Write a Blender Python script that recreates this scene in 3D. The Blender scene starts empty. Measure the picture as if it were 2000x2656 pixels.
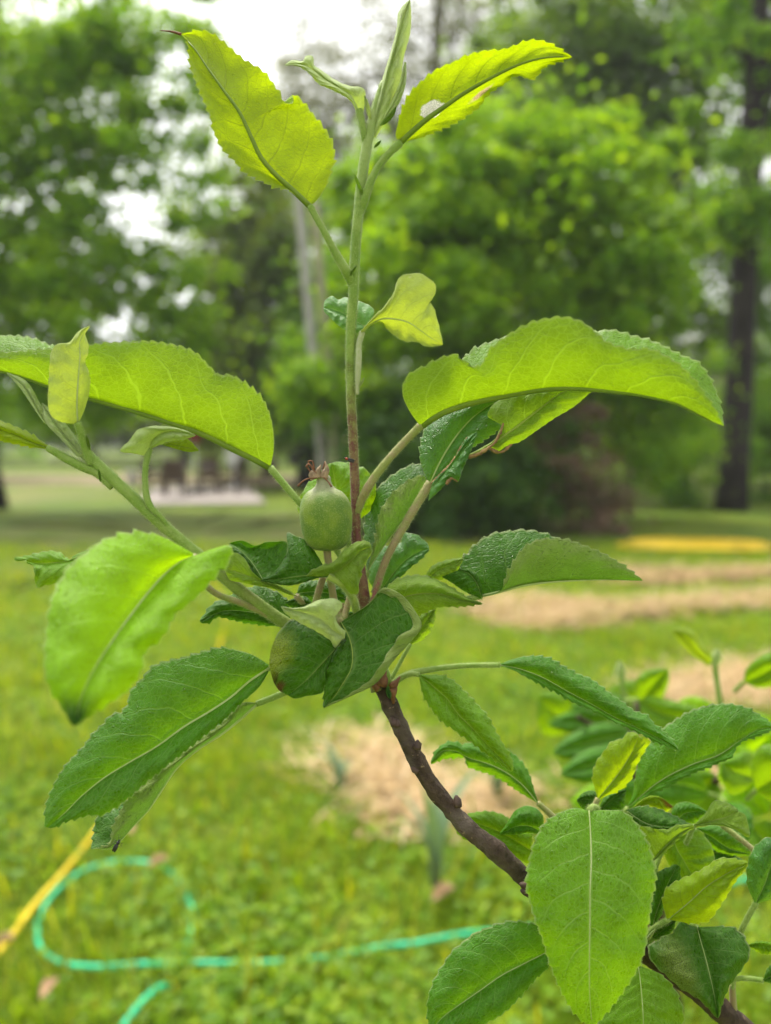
import bpy, math, random
import numpy as np
from mathutils import Vector

random.seed(7)
rng = np.random.default_rng(7)
scene = bpy.context.scene
COL = scene.collection

# ------------------------------------------------------------------ camera, sky, sun, exposure
CAM_H = 1.40
PITCH = math.radians(5.1)
FPX = 2000.0                                  # focal length in pixels of the 2000 x 2656 photograph
cam_data = bpy.data.cameras.new("camera")
cam_data.sensor_fit = 'HORIZONTAL'
cam_data.sensor_width = 36.0
cam_data.lens = 36.0
cam_data.clip_start = 0.02
cam_data.clip_end = 3000
cam_data.dof.use_dof = True
cam_data.dof.focus_distance = 0.316
cam_data.dof.aperture_fstop = 6.9
cam = bpy.data.objects.new("camera", cam_data)
cam.location = (0, 0, CAM_H)
cam.rotation_euler = (math.pi / 2 - PITCH, 0, 0)
COL.objects.link(cam)
scene.camera = cam

SUN_ELEV, SUN_ROT = math.radians(64), math.radians(-30)     # high, a little left of straight ahead
world = bpy.data.worlds.new("World")
scene.world = world
world.use_nodes = True
wn = world.node_tree
wn.nodes.clear()
sky = wn.nodes.new("ShaderNodeTexSky")
sky.sky_type = 'NISHITA'
sky.sun_disc = False
sky.sun_elevation = SUN_ELEV
sky.sun_rotation = SUN_ROT
sky.dust_density = 3.0
hsv = wn.nodes.new("ShaderNodeHueSaturation")                # overcast: the blue is veiled by cloud
hsv.inputs['Saturation'].default_value = 0.0
bgn = wn.nodes.new("ShaderNodeBackground")
bgn.inputs['Strength'].default_value = 0.15
wo = wn.nodes.new("ShaderNodeOutputWorld")
wn.links.new(sky.outputs[0], hsv.inputs['Color'])
wn.links.new(hsv.outputs[0], bgn.inputs['Color'])
wn.links.new(bgn.outputs[0], wo.inputs['Surface'])

sun_data = bpy.data.lights.new("sun", 'SUN')
sun_data.energy = 1.5
sun_data.angle = math.radians(14)
sun_data.color = (1.0, 0.93, 0.78)
sun = bpy.data.objects.new("sun", sun_data)
sd = Vector((math.sin(SUN_ROT) * math.cos(SUN_ELEV), math.cos(SUN_ROT) * math.cos(SUN_ELEV), math.sin(SUN_ELEV)))
sun.rotation_euler = sd.to_track_quat('Z', 'Y').to_euler()
sun.location = (-10, 20, 40)
COL.objects.link(sun)

vs = scene.view_settings
vs.view_transform = 'Standard'
vs.look = 'None'
vs.gamma = 1.0
vs.use_curve_mapping = False
vs.exposure = 1.4
scene.cycles.max_bounces = 14
scene.cycles.diffuse_bounces = 10
scene.cycles.transmission_bounces = 12
scene.cycles.transparent_max_bounces = 8

# ------------------------------------------------------------------ survey helpers
RX = np.array([1.0, 0, 0])
FW = np.array([0, math.cos(PITCH), -math.sin(PITCH)])
UP = np.array([0, math.sin(PITCH), math.cos(PITCH)])
EYE = np.array([0, 0, CAM_H])


def W(px, py, d):
    """world point seen at photo pixel (px, py) at forward distance d (arrays allowed)"""
    px, py, d = np.broadcast_arrays(np.asarray(px, float), np.asarray(py, float), np.asarray(d, float))
    a = (px - 1000.0) / FPX * d
    b = (1328.0 - py) / FPX * d
    return EYE + a[..., None] * RX + b[..., None] * UP + d[..., None] * FW


def G(px, py, z=0.0):
    """ground point under photo pixel"""
    ray = FW + (px - 1000.0) / FPX * RX + (1328.0 - py) / FPX * UP
    t = (z - CAM_H) / ray[2]
    return EYE + t * ray


class Fr:
    """a crop of the photograph: local crop coordinates -> photo pixels"""
    def __init__(self, x0, y0, s): self.o, self.s = (x0, y0), s
    def __call__(self, pts): return [(self.o[0] + p[0] * self.s, self.o[1] + p[1] * self.s) + tuple(p[2:]) for p in pts]


Z1, Z2, Z3 = Fr(400, 0, .4202), Fr(900, 0, .4202), Fr(0, 780, .4562)
Z4, Z5, Z6 = Fr(700, 660, .3601), Fr(1000, 780, .5402), Fr(500, 1300, .4202)
Z7, Z8, Z9 = Fr(0, 1350, .4802), Fr(900, 1600, .3617), Fr(1300, 1600, .4202)
Z10, Z11, Z13 = Fr(1050, 2050, .5702), Fr(0, 2100, .7203), Fr(1500, 1600, .3001)
Z14, SP = Fr(650, 1150, .3001), Fr(0, 0, 1.0)


def curve(pts, n, t=None):
    """smooth resample of a polyline by arc length (cubic hermite through the points)"""
    P = np.asarray(pts, float)
    if len(P) == 1: return np.repeat(P, n, 0)
    seg = np.maximum(np.linalg.norm(np.diff(P[:, :2] if P.shape[1] == 2 else P, axis=0), axis=1), 1e-9)
    s = np.concatenate([[0], np.cumsum(seg)])
    m = np.zeros_like(P)
    d = np.diff(P, axis=0) / seg[:, None]
    m[0], m[-1] = d[0], d[-1]
    if len(P) > 2:
        w0, w1 = seg[1:, None], seg[:-1, None]
        m[1:-1] = (d[:-1] * w0 + d[1:] * w1) / (w0 + w1)
    x = (np.linspace(0, 1, n) if t is None else np.asarray(t)) * s[-1]
    i = np.clip(np.searchsorted(s, x, side='right') - 1, 0, len(seg) - 1)
    h = seg[i][:, None]
    u = ((x - s[i]) / seg[i])[:, None]
    return ((2*u**3 - 3*u**2 + 1) * P[i] + (u**3 - 2*u**2 + u) * h * m[i] + (-2*u**3 + 3*u**2) * P[i+1] + (u**3 - u**2) * h * m[i+1])


# ------------------------------------------------------------------ object helpers
def link(name, me, mat=None, parent=None, smooth=True, label=None, kind=None):
    o = bpy.data.objects.new(name, me)
    COL.objects.link(o)
    if mat is not None and not me.materials:
        for m in (mat if isinstance(mat, (list, tuple)) else [mat]): me.materials.append(m)
    if smooth and len(me.polygons): me.polygons.foreach_set('use_smooth', np.ones(len(me.polygons), bool))
    if parent is not None:
        o.parent = parent
        root = parent
        while root.parent is not None: root = root.parent
        if parent is root: o.location = -root.location      # geometry is given in world coordinates
    if label: o['label'] = label
    if kind: o['kind'] = kind
    return o


def mesh(verts, faces, name="m"):
    me = bpy.data.meshes.new(name)
    v = np.ascontiguousarray(np.asarray(verts, np.float32).reshape(-1, 3))
    if isinstance(faces, np.ndarray):
        k = faces.shape[1]
        me.vertices.add(len(v)); me.vertices.foreach_set('co', v.ravel())
        me.loops.add(faces.size); me.loops.foreach_set('vertex_index', np.ascontiguousarray(faces, np.int32).ravel())
        me.polygons.add(len(faces))
        me.polygons.foreach_set('loop_start', np.arange(0, faces.size, k, dtype=np.int32))
        me.update(calc_edges=True)
    else:
        me.from_pydata(v.tolist(), [], faces)
        me.update()
    return me


def thing(name, label, cat, loc, group=None):
    o = bpy.data.objects.new(name, None)
    o.empty_display_size = 0.1
    o.location = Vector([float(c) for c in loc])
    COL.objects.link(o)
    o['label'], o['category'] = label, cat
    if group: o['group'] = group
    return o


def tag(o, label, cat, group=None):
    o['label'], o['category'] = label, cat
    if group: o['group'] = group
    return o


def grid_faces(nu, nv, wrap=False):
    i, j = np.meshgrid(np.arange(nu - 1), np.arange(nv if wrap else nv - 1), indexing='ij')
    a = i * nv + j; b = i * nv + (j + 1) % nv
    return np.stack([a, b, b + nv, a + nv], -1).reshape(-1, 4)


def tube_data(P, R, ns=10, bump=None, cap=True):
    """tube through world points P with radii R; returns verts, faces (quads + caps as fans)"""
    P = np.asarray(P, float); n = len(P)
    R = np.broadcast_to(np.asarray(R, float), (n,))
    T = np.gradient(P, axis=0); T /= np.linalg.norm(T, axis=1)[:, None] + 1e-12
    ref = np.array([0, 0, 1.0]) if abs(T[0][2]) < .9 else np.array([1.0, 0, 0])
    N = np.cross(T[0], ref); N /= np.linalg.norm(N)
    Ns = [N]
    for k in range(1, n):
        N = Ns[-1] - T[k] * np.dot(Ns[-1], T[k]); N /= np.linalg.norm(N) + 1e-12
        Ns.append(N)
    Ns = np.array(Ns); Bs = np.cross(T, Ns)
    a = np.linspace(0, 2 * math.pi, ns, endpoint=False)
    rr = R[:, None] * (np.ones((n, ns)) if bump is None else bump)
    V = P[:, None, :] + rr[..., None] * (np.cos(a)[None, :, None] * Ns[:, None, :] + np.sin(a)[None, :, None] * Bs[:, None, :])
    V = V.reshape(-1, 3)
    F = grid_faces(n, ns, True).tolist()
    if cap:
        F.append(list(range(ns))[::-1]); F.append(list(range((n - 1) * ns, n * ns)))
    return V, F


def tube(name, P, R, mat, parent=None, ns=10, bump=None, **kw):
    V, F = tube_data(P, R, ns, bump)
    return link(name, mesh(V, F, name), mat, parent, **kw)


def join_data(parts):
    V, F, o = [], [], 0
    for v, f in parts:
        V.append(np.asarray(v)); F += [[i + o for i in q] for q in f]; o += len(v)
    return np.concatenate(V), F


def box_data(c, s, rz=0.0, rx=0.0):
    x, y, z = [k / 2 for k in s]
    v = np.array([[i * x, j * y, k * z] for i in (-1, 1) for j in (-1, 1) for k in (-1, 1)], float)
    cx, sx = math.cos(rx), math.sin(rx)
    v = v @ np.array([[1, 0, 0], [0, cx, -sx], [0, sx, cx]]).T
    c_, s_ = math.cos(rz), math.sin(rz)
    v = v @ np.array([[c_, -s_, 0], [s_, c_, 0], [0, 0, 1]]).T + np.asarray(c, float)
    return v, [[0, 1, 3, 2], [4, 6, 7, 5], [0, 4, 5, 1], [2, 3, 7, 6], [0, 2, 6, 4], [1, 5, 7, 3]]


def lathe_data(prof, c, ns=16):
    V = [[c[0] + r * math.cos(2*math.pi*k/ns), c[1] + r * math.sin(2*math.pi*k/ns), c[2] + z] for r, z in prof for k in range(ns)]
    return np.array(V), grid_faces(len(prof), ns, True).tolist()


def ball_data(c, r, ns=10, nr=7, rot=None):
    r = np.broadcast_to(np.asarray(r, float), (3,))
    V = []
    for i in range(nr + 1):
        t = math.pi * i / nr
        for k in range(ns):
            p = 2 * math.pi * k / ns
            V.append([math.sin(t) * math.cos(p), math.sin(t) * math.sin(p), math.cos(t)])
    V = np.array(V) * r
    if rot is not None: V = V @ np.asarray(rot).T
    return V + np.asarray(c, float), grid_faces(nr + 1, ns, True).tolist()


# ------------------------------------------------------------------ node helper
class NT:
    def __init__(self, name):
        self.m = bpy.data.materials.new(name); self.m.use_nodes = True
        self.t = self.m.node_tree; self.t.nodes.clear()
    def n(self, typ, **kw):
        nd = self.t.nodes.new(typ)
        for k, v in kw.items():
            if hasattr(nd, k) and not k.startswith('i_'): setattr(nd, k, v)
        return nd
    def s(self, sock, v):
        if isinstance(v, bpy.types.NodeSocket): self.t.links.new(v, sock)
        elif v is not None:
            if hasattr(sock.default_value, '__len__') and len(sock.default_value) == 4 and hasattr(v, '__len__') and len(v) == 3: v = tuple(v) + (1,)
            sock.default_value = v
    def math(self, op, a, b=None, c=None, clamp=False):
        nd = self.n('ShaderNodeMath', operation=op, use_clamp=clamp)
        for i, v in enumerate((a, b, c)):
            if v is not None: self.s(nd.inputs[i], v)
        return nd.outputs[0]
    def mix(self, f, a, b, blend='MIX'):
        nd = self.n('ShaderNodeMix', data_type='RGBA', blend_type=blend, clamp_factor=True)
        self.s(nd.inputs[0], f); self.s(nd.inputs[6], a); self.s(nd.inputs[7], b)
        return nd.outputs[2]
    def ramp(self, v, lo, hi, a=0.0, b=1.0):
        nd = self.n('ShaderNodeMapRange', interpolation_type='SMOOTHSTEP', clamp=True)
        self.s(nd.inputs[0], v)
        for i, x in enumerate((lo, hi, a, b)): self.s(nd.inputs[i + 1], x)
        return nd.outputs[0]
    def noise(self, vec, scale, detail=3, rough=.55, out=0):
        nd = self.n('ShaderNodeTexNoise'); self.s(nd.inputs['Vector'], vec)
        nd.inputs['Scale'].default_value = scale; nd.inputs['Detail'].default_value = detail; nd.inputs['Roughness'].default_value = rough
        return nd.outputs[out]
    def voro(self, vec, scale, feature='F1', out='Distance', rand=1.0):
        nd = self.n('ShaderNodeTexVoronoi', feature=feature); self.s(nd.inputs['Vector'], vec)
        nd.inputs['Scale'].default_value = scale; nd.inputs['Randomness'].default_value = rand
        return nd.outputs[out]
    def bump(self, h, strength, dist, normal=None):
        nd = self.n('ShaderNodeBump'); self.s(nd.inputs['Height'], h)
        nd.inputs['Strength'].default_value = strength; nd.inputs['Distance'].default_value = dist
        if normal is not None: self.s(nd.inputs['Normal'], normal)
        return nd.outputs[0]
    def pbsdf(self, color, rough=.5, spec=.5, normal=None, sheen=0.0, coat=0.0):
        nd = self.n('ShaderNodeBsdfPrincipled')
        self.s(nd.inputs['Base Color'], color); self.s(nd.inputs['Roughness'], rough); self.s(nd.inputs['Specular IOR Level'], spec)
        if normal is not None: self.s(nd.inputs['Normal'], normal)
        nd.inputs['Sheen Weight'].default_value = sheen
        nd.inputs['Sheen Roughness'].default_value = .5
        nd.inputs['Coat Weight'].default_value = coat
        return nd.outputs[0]
    def out(self, sh):
        o = self.n('ShaderNodeOutputMaterial'); self.t.links.new(sh, o.inputs['Surface'])
        return self.m


def plain(name, col, rough=.6, var=.25, scale=8.0, bump=0.0, bscale=40., bdist=.01, spec=.4, sheen=0.0, col2=None):
    """simple procedural material: colour broken up by noise, optional relief"""
    t = NT(name)
    co = t.n('ShaderNodeTexCoord').outputs['Object']
    nz = t.noise(co, scale, 4)
    c2 = col2 if col2 is not None else tuple(c * (1 - var) for c in col)
    c = t.mix(t.ramp(nz, .35, .65), col, c2)
    nm = t.bump(t.noise(co, bscale, 4), bump, bdist) if bump else None
    return t.out(t.pbsdf(c, rough, spec, nm, sheen))


def tint_s(t, c, k): return t.mix(1.0, c, (k, k, k), 'MULTIPLY')


def leaf_mat(name, top, bot, trans, tw=.4, vein_top=.25, vein_bot=.35, vein_trans=.3, rough=.44, dew=.6, sheen_b=.1, spots=(), quilt=1.0, spec=.32):
    """apple leaf blade. UV 'leaf' = (along, across), UV 'metric' = metres on the blade"""
    t = NT(name)
    uv = t.n('ShaderNodeUVMap', uv_map='leaf').outputs[0]
    mt = t.n('ShaderNodeUVMap', uv_map='metric').outputs[0]
    sp = t.n('ShaderNodeSeparateXYZ'); t.s(sp.inputs[0], uv)
    u, v = sp.outputs[0], t.math('MULTIPLY_ADD', sp.outputs[1], 2.0, -1.0)
    a = t.math('ABSOLUTE', v)
    side = t.math('GREATER_THAN', v, 0.0)
    wob = t.math('MULTIPLY_ADD', t.noise(mt, 90, 2), .35, -.17)
    w = t.math('MULTIPLY', u, 7.5)
    w = t.math('MULTIPLY_ADD', a, -1.0, w)
    w = t.math('MULTIPLY_ADD', t.math('MULTIPLY', a, a), -.9, w)
    w = t.math('ADD', t.math('MULTIPLY_ADD', side, .45, w), wob)
    fr = t.math('FRACT', t.math('ADD', w, 8.0))
    d = t.math('ABSOLUTE', t.math('SUBTRACT', fr, .5))
    fade = t.math('SUBTRACT', 1.0, t.math('MULTIPLY', t.math('POWER', a, 3.0), .75))
    lat = t.math('MULTIPLY', t.ramp(d, .055, .012), fade)
    mid = t.ramp(a, .05, .018)
    pn = t.n('ShaderNodeVectorMath', operation='ADD'); t.s(pn.inputs[0], mt)
    nv = t.n('ShaderNodeVectorMath', operation='SCALE'); t.s(nv.inputs[0], t.noise(mt, 300, 2, out=1)); nv.inputs[3].default_value = .0016
    t.s(pn.inputs[1], nv.outputs[0])
    net = t.ramp(t.voro(pn.outputs[0], 400, 'DISTANCE_TO_EDGE'), .12, .02)
    net2 = t.ramp(t.voro(pn.outputs[0], 900, 'DISTANCE_TO_EDGE'), .10, .02)
    vein = t.math('MAXIMUM', t.math('MAXIMUM', lat, mid), t.math('MAXIMUM', t.math('MULTIPLY', net, .45), t.math('MULTIPLY', net2, .22)))
    blot = t.noise(mt, 70, 3)
    fine = t.noise(mt, 850, 3, .7)
    rim = t.ramp(a, .955, .99)

    def tint(col, k): return tuple(min(1, c * k) for c in col)
    def pale(col): return tuple(min(1, .5 * c + h) for c, h in zip(col, (.22, .28, .10)))
    bl = t.ramp(blot, .3, .7)
    fn = t.ramp(fine, .25, .75)
    ctop = t.mix(bl, tint(top, .78), tint(top, 1.22))
    ctop = t.mix(t.math('MULTIPLY', fn, .5), tint_s(t, ctop, .72), tint(top, 1.75))
    ctop = t.mix(t.math('MULTIPLY', vein, vein_top), ctop, pale(top))
    cbot = t.mix(bl, tint(bot, .85), tint(bot, 1.15))
    cbot = t.mix(t.math('MULTIPLY', fn, .6), cbot, tint(bot, 1.6))
    cbot = t.mix(t.math('MULTIPLY', vein, vein_bot), cbot, pale(bot))
    back = t.n('ShaderNodeNewGeometry').outputs['Backfacing']
    base = t.mix(back, ctop, cbot)
    tr = t.mix(bl, tint(trans, .86), tint(trans, 1.12))
    tr = t.mix(t.math('MULTIPLY', fn, .35), tr, tint(trans, .72))
    tr = t.mix(t.math('MULTIPLY', vein, abs(vein_trans)), tr, tint(trans, 1.3) if vein_trans > 0 else tint(trans, .45))
    base = t.mix(t.math('MULTIPLY', rim, .55), base, (.38, .42, .20))
    for (s0, t0, rs, rt, col, soft) in spots:
        ms = t.n('ShaderNodeSeparateXYZ'); t.s(ms.inputs[0], mt)
        dx = t.math('DIVIDE', t.math('SUBTRACT', ms.outputs[0], s0), rs)
        dy = t.math('DIVIDE', t.math('SUBTRACT', ms.outputs[1], t0), rt)
        r = t.math('SQRT', t.math('ADD', t.math('MULTIPLY', dx, dx), t.math('MULTIPLY', dy, dy)))
        r = t.math('ADD', r, t.math('MULTIPLY_ADD', t.noise(mt, 500, 3), .7, -.35))
        k = t.ramp(r, 1.0 + soft, 1.0 - soft)
        cc = t.mix(t.ramp(t.noise(mt, 2500, 2), .42, .58), col, tint(col, .55))
        base = t.mix(k, base, cc)
        tr = t.mix(k, tr, cc)
    # relief: blade quilted between the veins, fine grain, dew drops
    h = t.math('MULTIPLY', vein, -.7 * quilt)
    h = t.math('ADD', h, t.math('MULTIPLY', fine, .7))
    h = t.math('ADD', h, t.math('MULTIPLY', t.noise(mt, 260, 2), .8 * quilt))
    nm = t.bump(h, .75, .0007)
    dv = t.n('ShaderNodeTexVoronoi', feature='F1'); t.s(dv.inputs['Vector'], mt); dv.inputs['Scale'].default_value = 620
    cr = t.n('ShaderNodeSeparateColor'); t.s(cr.inputs[0], dv.outputs['Color'])
    rad = t.math('MULTIPLY', cr.outputs[0], .42)
    q = t.math('DIVIDE', dv.outputs['Distance'], t.math('ADD', rad, .01))
    drop = t.math('SQRT', t.math('MAXIMUM', t.math('SUBTRACT', 1.0, t.math('MULTIPLY', q, q)), 0.0))
    keep = t.math('GREATER_THAN', cr.outputs[1], 1.0 - dew)
    drop = t.math('MULTIPLY', drop, keep)
    nm2 = t.bump(drop, .9, .0007, nm)
    isdrop = t.math('GREATER_THAN', drop, .05)
    rg = t.math('MULTIPLY_ADD', isdrop, .10 - rough, rough)
    rg = t.math('ADD', rg, t.math('MULTIPLY', back, .18))
    sh = t.pbsdf(base, rg, spec, nm2)
    pb = sh.node
    t.s(pb.inputs['Sheen Weight'], t.math('MULTIPLY', back, sheen_b))
    tl = t.n('ShaderNodeBsdfTranslucent'); t.s(tl.inputs[0], tr); t.s(tl.inputs[1], nm)
    mx = t.n('ShaderNodeMixShader'); mx.inputs[0].default_value = tw
    t.t.links.new(sh, mx.inputs[1]); t.t.links.new(tl.outputs[0], mx.inputs[2])
    return t.out(mx.outputs[0])


def foliage_mat(name, c1, c2, c3, tw=.35, tr_gain=1.5):
    """far foliage: each leaf picks its own colour from the 'tone' attribute"""
    t = NT(name)
    at = t.n('ShaderNodeAttribute', attribute_name='tone').outputs['Fac']
    c = t.mix(t.ramp(at, 0, .5), c1, c2)
    c = t.mix(t.ramp(at, .5, 1.0), c, c3)
    sh = t.pbsdf(c, .5, .35)
    tl = t.n('ShaderNodeBsdfTranslucent')
    g = t.mix(1.0, c, (tr_gain * 1.15, tr_gain, tr_gain * .35), 'MULTIPLY')
    t.s(tl.inputs[0], g)
    mx = t.n('ShaderNodeMixShader'); mx.inputs[0].default_value = tw
    t.t.links.new(sh, mx.inputs[1]); t.t.links.new(tl.outputs[0], mx.inputs[2])
    return t.out(mx.outputs[0])


def bark_mat(name, c1, c2, sx=6., bump=.8, bdist=.03):
    t = NT(name)
    co = t.n('ShaderNodeTexCoord').outputs['Object']
    mp = t.n('ShaderNodeMapping'); t.s(mp.inputs[0], co); mp.inputs['Scale'].default_value = (1, 1, .22)
    nz = t.noise(mp.outputs[0], sx, 5, .65)
    c = t.mix(t.ramp(nz, .35, .62), c1, c2)
    return t.out(t.pbsdf(c, .85, .2, t.bump(nz, bump, bdist)))

# ------------------------------------------------------------------ ground
def lawn_mat():
    t = NT("lawn_turf")
    co = t.n('ShaderNodeTexCoord').outputs['Object']
    n1 = t.noise(co, .55, 4); n2 = t.noise(co, 3.2, 4); n3 = t.noise(co, 28, 3); n4 = t.noise(co, .12, 3)
    c = t.mix(t.ramp(n1, .38, .62), (.100, .180, .002), (.170, .225, .004))
    c = t.mix(t.math('MULTIPLY', t.ramp(n2, .50, .72), .55), c, (.19, .17, .030))
    c = t.mix(t.math('MULTIPLY', t.ramp(n3, .35, .65), .75), c, (.040, .075, .002))
    c = t.mix(t.math('MULTIPLY', t.ramp(n4, .50, .62), .45), c, (.19, .16, .07))
    return t.out(t.pbsdf(c, .8, .2, t.bump(n3, .8, .03)))


def straw_mat(name, a, b, c3):
    t = NT(name)
    co = t.n('ShaderNodeTexCoord').outputs['Object']
    n = t.noise(co, 22, 5, .7); n2 = t.noise(co, 3.0, 3)
    c = t.mix(t.ramp(n, .36, .62), a, b)
    c = t.mix(t.math('MULTIPLY', t.ramp(n2, .52, .68), .5), c, c3)
    return t.out(t.pbsdf(c, .8, .2, t.bump(n, .9, .03)))


M_lawn = lawn_mat()
xs = np.concatenate([-np.geomspace(160, 6, 24), np.linspace(-5.5, 5.5, 45), np.geomspace(6, 160, 24)])
ys = np.concatenate([-np.geomspace(60, 1, 10), np.linspace(-.5, 14, 59), np.geomspace(15, 205, 30)])
gx, gy = np.meshgrid(xs, ys, indexing='ij')


def gz(x, y):
    """gentle unevenness of the lawn, flat far off"""
    k = np.clip(1.2 - np.hypot(x, y) / 30, 0, 1)
    return k * .018 * (np.sin(x * 2.1 + 1.3 * np.sin(y * 1.3)) + np.cos(y * 1.9 + x * .7)) - .02


lawn = link("lawn", mesh(np.stack([gx, gy, gz(gx, gy)], -1), grid_faces(len(xs), len(ys))), M_lawn, kind='structure')


def sheet(name, poly, z, mat, jitter=.0, n=90, kind='structure', mound=.0, seed=1):
    """flat or slightly mounded sheet inside a smooth closed outline (world xy), edges made ragged"""
    r = np.random.default_rng(seed)
    P = curve(list(poly) + [poly[0]], n + 1)[:-1]
    c = P.mean(0)
    P = P + r.normal(0, jitter, P.shape)
    rings = [1.0, .93, .8, .6, .35, .12]
    V = []
    for k in rings:
        q = c + (P - c) * k
        h = mound * (1 - k ** 2) * (.7 + .3 * r.random(n))
        V.append(np.stack([q[:, 0], q[:, 1], gz(q[:, 0], q[:, 1]) * (1 if z < .05 else 0) + z + h], -1))
    V = np.concatenate(V)
    F = []
    for k in range(len(rings) - 1):
        for j in range(n):
            F.append([k * n + j, k * n + (j + 1) % n, (k + 1) * n + (j + 1) % n, (k + 1) * n + j])
    F.append([(len(rings) - 1) * n + j for j in range(n)])
    return link(name, mesh(V, F), mat, kind=kind)


def gp(pts): return [tuple(G(x, y)[:2]) for x, y in pts]


# bare brown track and a far field strip behind the lawn
M_dirt = plain("dry_track", (.26, .20, .13), .9, .35, 1.2, .5, 9, .05, .2, col2=(.16, .15, .06))
sheet("dirt_path", [(-26, 26.5), (-12, 26.0), (-5, 25.5), (1, 26.0), (4.0, 28.0), (2.0, 33.0), (-5, 35.5), (-14, 35), (-26, 35)], .012, M_dirt, .12, 80)
M_olive = plain("worn_grass", (.155, .165, .045), .9, .45, 1.6, .5, 14, .04, .2, col2=(.10, .15, .02))
sheet("worn_lawn", [(-7, 8.2), (-3.5, 7.6), (0, 8.6), (1.4, 11), (.6, 15), (-2, 15.8), (-5.8, 14.2), (-8.5, 11)], .010, M_olive, .25, 110, seed=4)

STRAW = [gp([(955, 1975), (1005, 1930), (1070, 1990), (1180, 2060), (1320, 2070), (1400, 2082), (1310, 2130), (1230, 2170), (1110, 2175), (1025, 2135), (965, 2070)]),
         gp([(1205, 1600), (1280, 1552), (1420, 1546), (1580, 1556), (1760, 1545), (2040, 1535), (2050, 1582), (1880, 1592), (1700, 1602), (1500, 1630), (1350, 1636)]),
         gp([(1620, 1795), (1780, 1745), (1920, 1722), (2080, 1710), (2100, 1800), (1920, 1830), (1740, 1842)]),
         gp([(1520, 1490), (1640, 1472), (1800, 1478), (2040, 1484), (2040, 1504), (1800, 1508), (1600, 1506)]),
         gp([(1690, 1990), (1780, 1950), (1880, 1965), (1910, 2050), (1790, 2090)]),
         gp([(780, 1985), (860, 1930), (960, 1900), (1000, 1960), (900, 2060)])]
M_straw = straw_mat("straw_bed", (.60, .43, .22), (.26, .165, .075), (.20, .19, .045))
for i, p in enumerate(STRAW[:5]):
    sheet("straw_mulch", p, .012, M_straw, [.07, .10, .09, .10, .06][i], 140, kind='stuff', mound=.05, seed=20 + i)


def inside(poly, x, y):
    P = curve(list(poly) + [poly[0]], 60)
    r = np.zeros(len(x), bool)
    for (x0, y0), (x1, y1) in zip(P[:-1], P[1:]):
        c = ((y0 > y) != (y1 > y)) & (x < (x1 - x0) * (y - y0) / (y1 - y0 + 1e-12) + x0)
        r ^= c
    return r


def scatter_blades(name, base, ang, L, wid, lean, tone, mat, kind='stuff', flat=False, curvy=True):
    """one mesh of many strap blades: each 2 quads (bent) standing or lying on the ground"""
    n = len(base)
    dx, dy = np.cos(ang), np.sin(ang)
    side = np.stack([-dy, dx, np.zeros(n)], -1) * wid[:, None] / 2
    out = np.stack([dx, dy, np.zeros(n)], -1)
    up = np.array([0, 0, 1.0])
    p0 = base
    p1 = base + out * (L * np.sin(lean) * .4)[:, None] + up * (L * np.cos(lean) * .55)[:, None]
    p2 = base + out * (L * np.sin(lean) * 1.0)[:, None] + up * (L * np.cos(lean) * (.9 if curvy else 1.0))[:, None]
    V = np.stack([p0 - side, p0 + side, p1 - side * .9, p1 + side * .9, p2], 1).reshape(-1, 3)
    k = np.arange(n)[:, None] * 5
    tri = np.concatenate([k + [0, 1, 3], k + [0, 3, 2], k + [2, 3, 4]], 1).reshape(-1, 3)
    me = mesh(V, tri)
    a = me.attributes.new('tone', 'FLOAT', 'FACE'); a.data.foreach_set('value', np.repeat(tone, 3).astype(np.float32))
    return link(name, me, mat, kind=kind, smooth=False)


# straws lying over the mulch and past its edge
M_strawbit = foliage_mat("loose_straw", (.66, .48, .25), (.40, .27, .12), (.72, .57, .34), .15, 1.0)
sb = []
for i, p in enumerate(STRAW):
    P = np.array(p); lo, hi = P.min(0) - .15, P.max(0) + .15
    n = [3000, 3400, 2600, 1500, 900, 420][i]
    q = lo + rng.random((n * 2, 2)) * (hi - lo)
    q = q + rng.normal(0, .05, q.shape)
    ins = inside(p, q[:, 0] + rng.normal(0, .10, len(q)), q[:, 1] + rng.normal(0, .10, len(q)))
    sb.append(q[ins][:n])
sb = np.concatenate(sb)
n = len(sb)
scatter_blades("straw", np.column_stack([sb, gz(sb[:, 0], sb[:, 1]) + .03 + rng.random(n) * .045]), rng.random(n) * 6.283, .08 + rng.random(n) * .14,
               .004 + rng.random(n) * .007, 1.2 + rng.random(n) * .45, rng.random(n), M_strawbit)

# grass and clover
M_grass = foliage_mat("grass_blade", (.070, .155, .001), (.165, .280, .002), (.30, .31, .018), .48, 1.9)


def field(n, y0, y1, pw):
    """points in the wedge seen by the camera, denser close up"""
    y = y0 + (y1 - y0) * rng.random(n) ** pw
    x = (rng.random(n) - .5) * 2 * (.70 * y + .35)
    return x, y


gxs, gys = field(180000, 1.2, 10.5, 1.35)
keep = np.ones(len(gxs), bool)
for p in STRAW[:5]: keep &= ~(inside(p, gxs, gys) & (rng.random(len(gxs)) < .62))
den = .5 + .5 * np.sin(gxs * 5.1 + 2 * np.sin(gys * 3.7)) * np.cos(gys * 4.3 + 1.7 * np.sin(gxs * 2.9))
keep &= rng.random(len(gxs)) < .35 + .65 * den
gxs, gys, den = gxs[keep], gys[keep], den[keep]
n = len(gxs)
sc = 1 + gys * .10
scatter_blades("grass", np.column_stack([gxs, gys, gz(gxs, gys)]), rng.random(n) * 6.283, (.025 + rng.random(n) * .055) * sc * (.6 + .7 * den),
               (.003 + rng.random(n) * .004) * sc, .2 + rng.random(n) * .9, np.clip(rng.normal(.45, .28, n) + .2 * (den - .5), 0, 1), M_grass)
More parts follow.
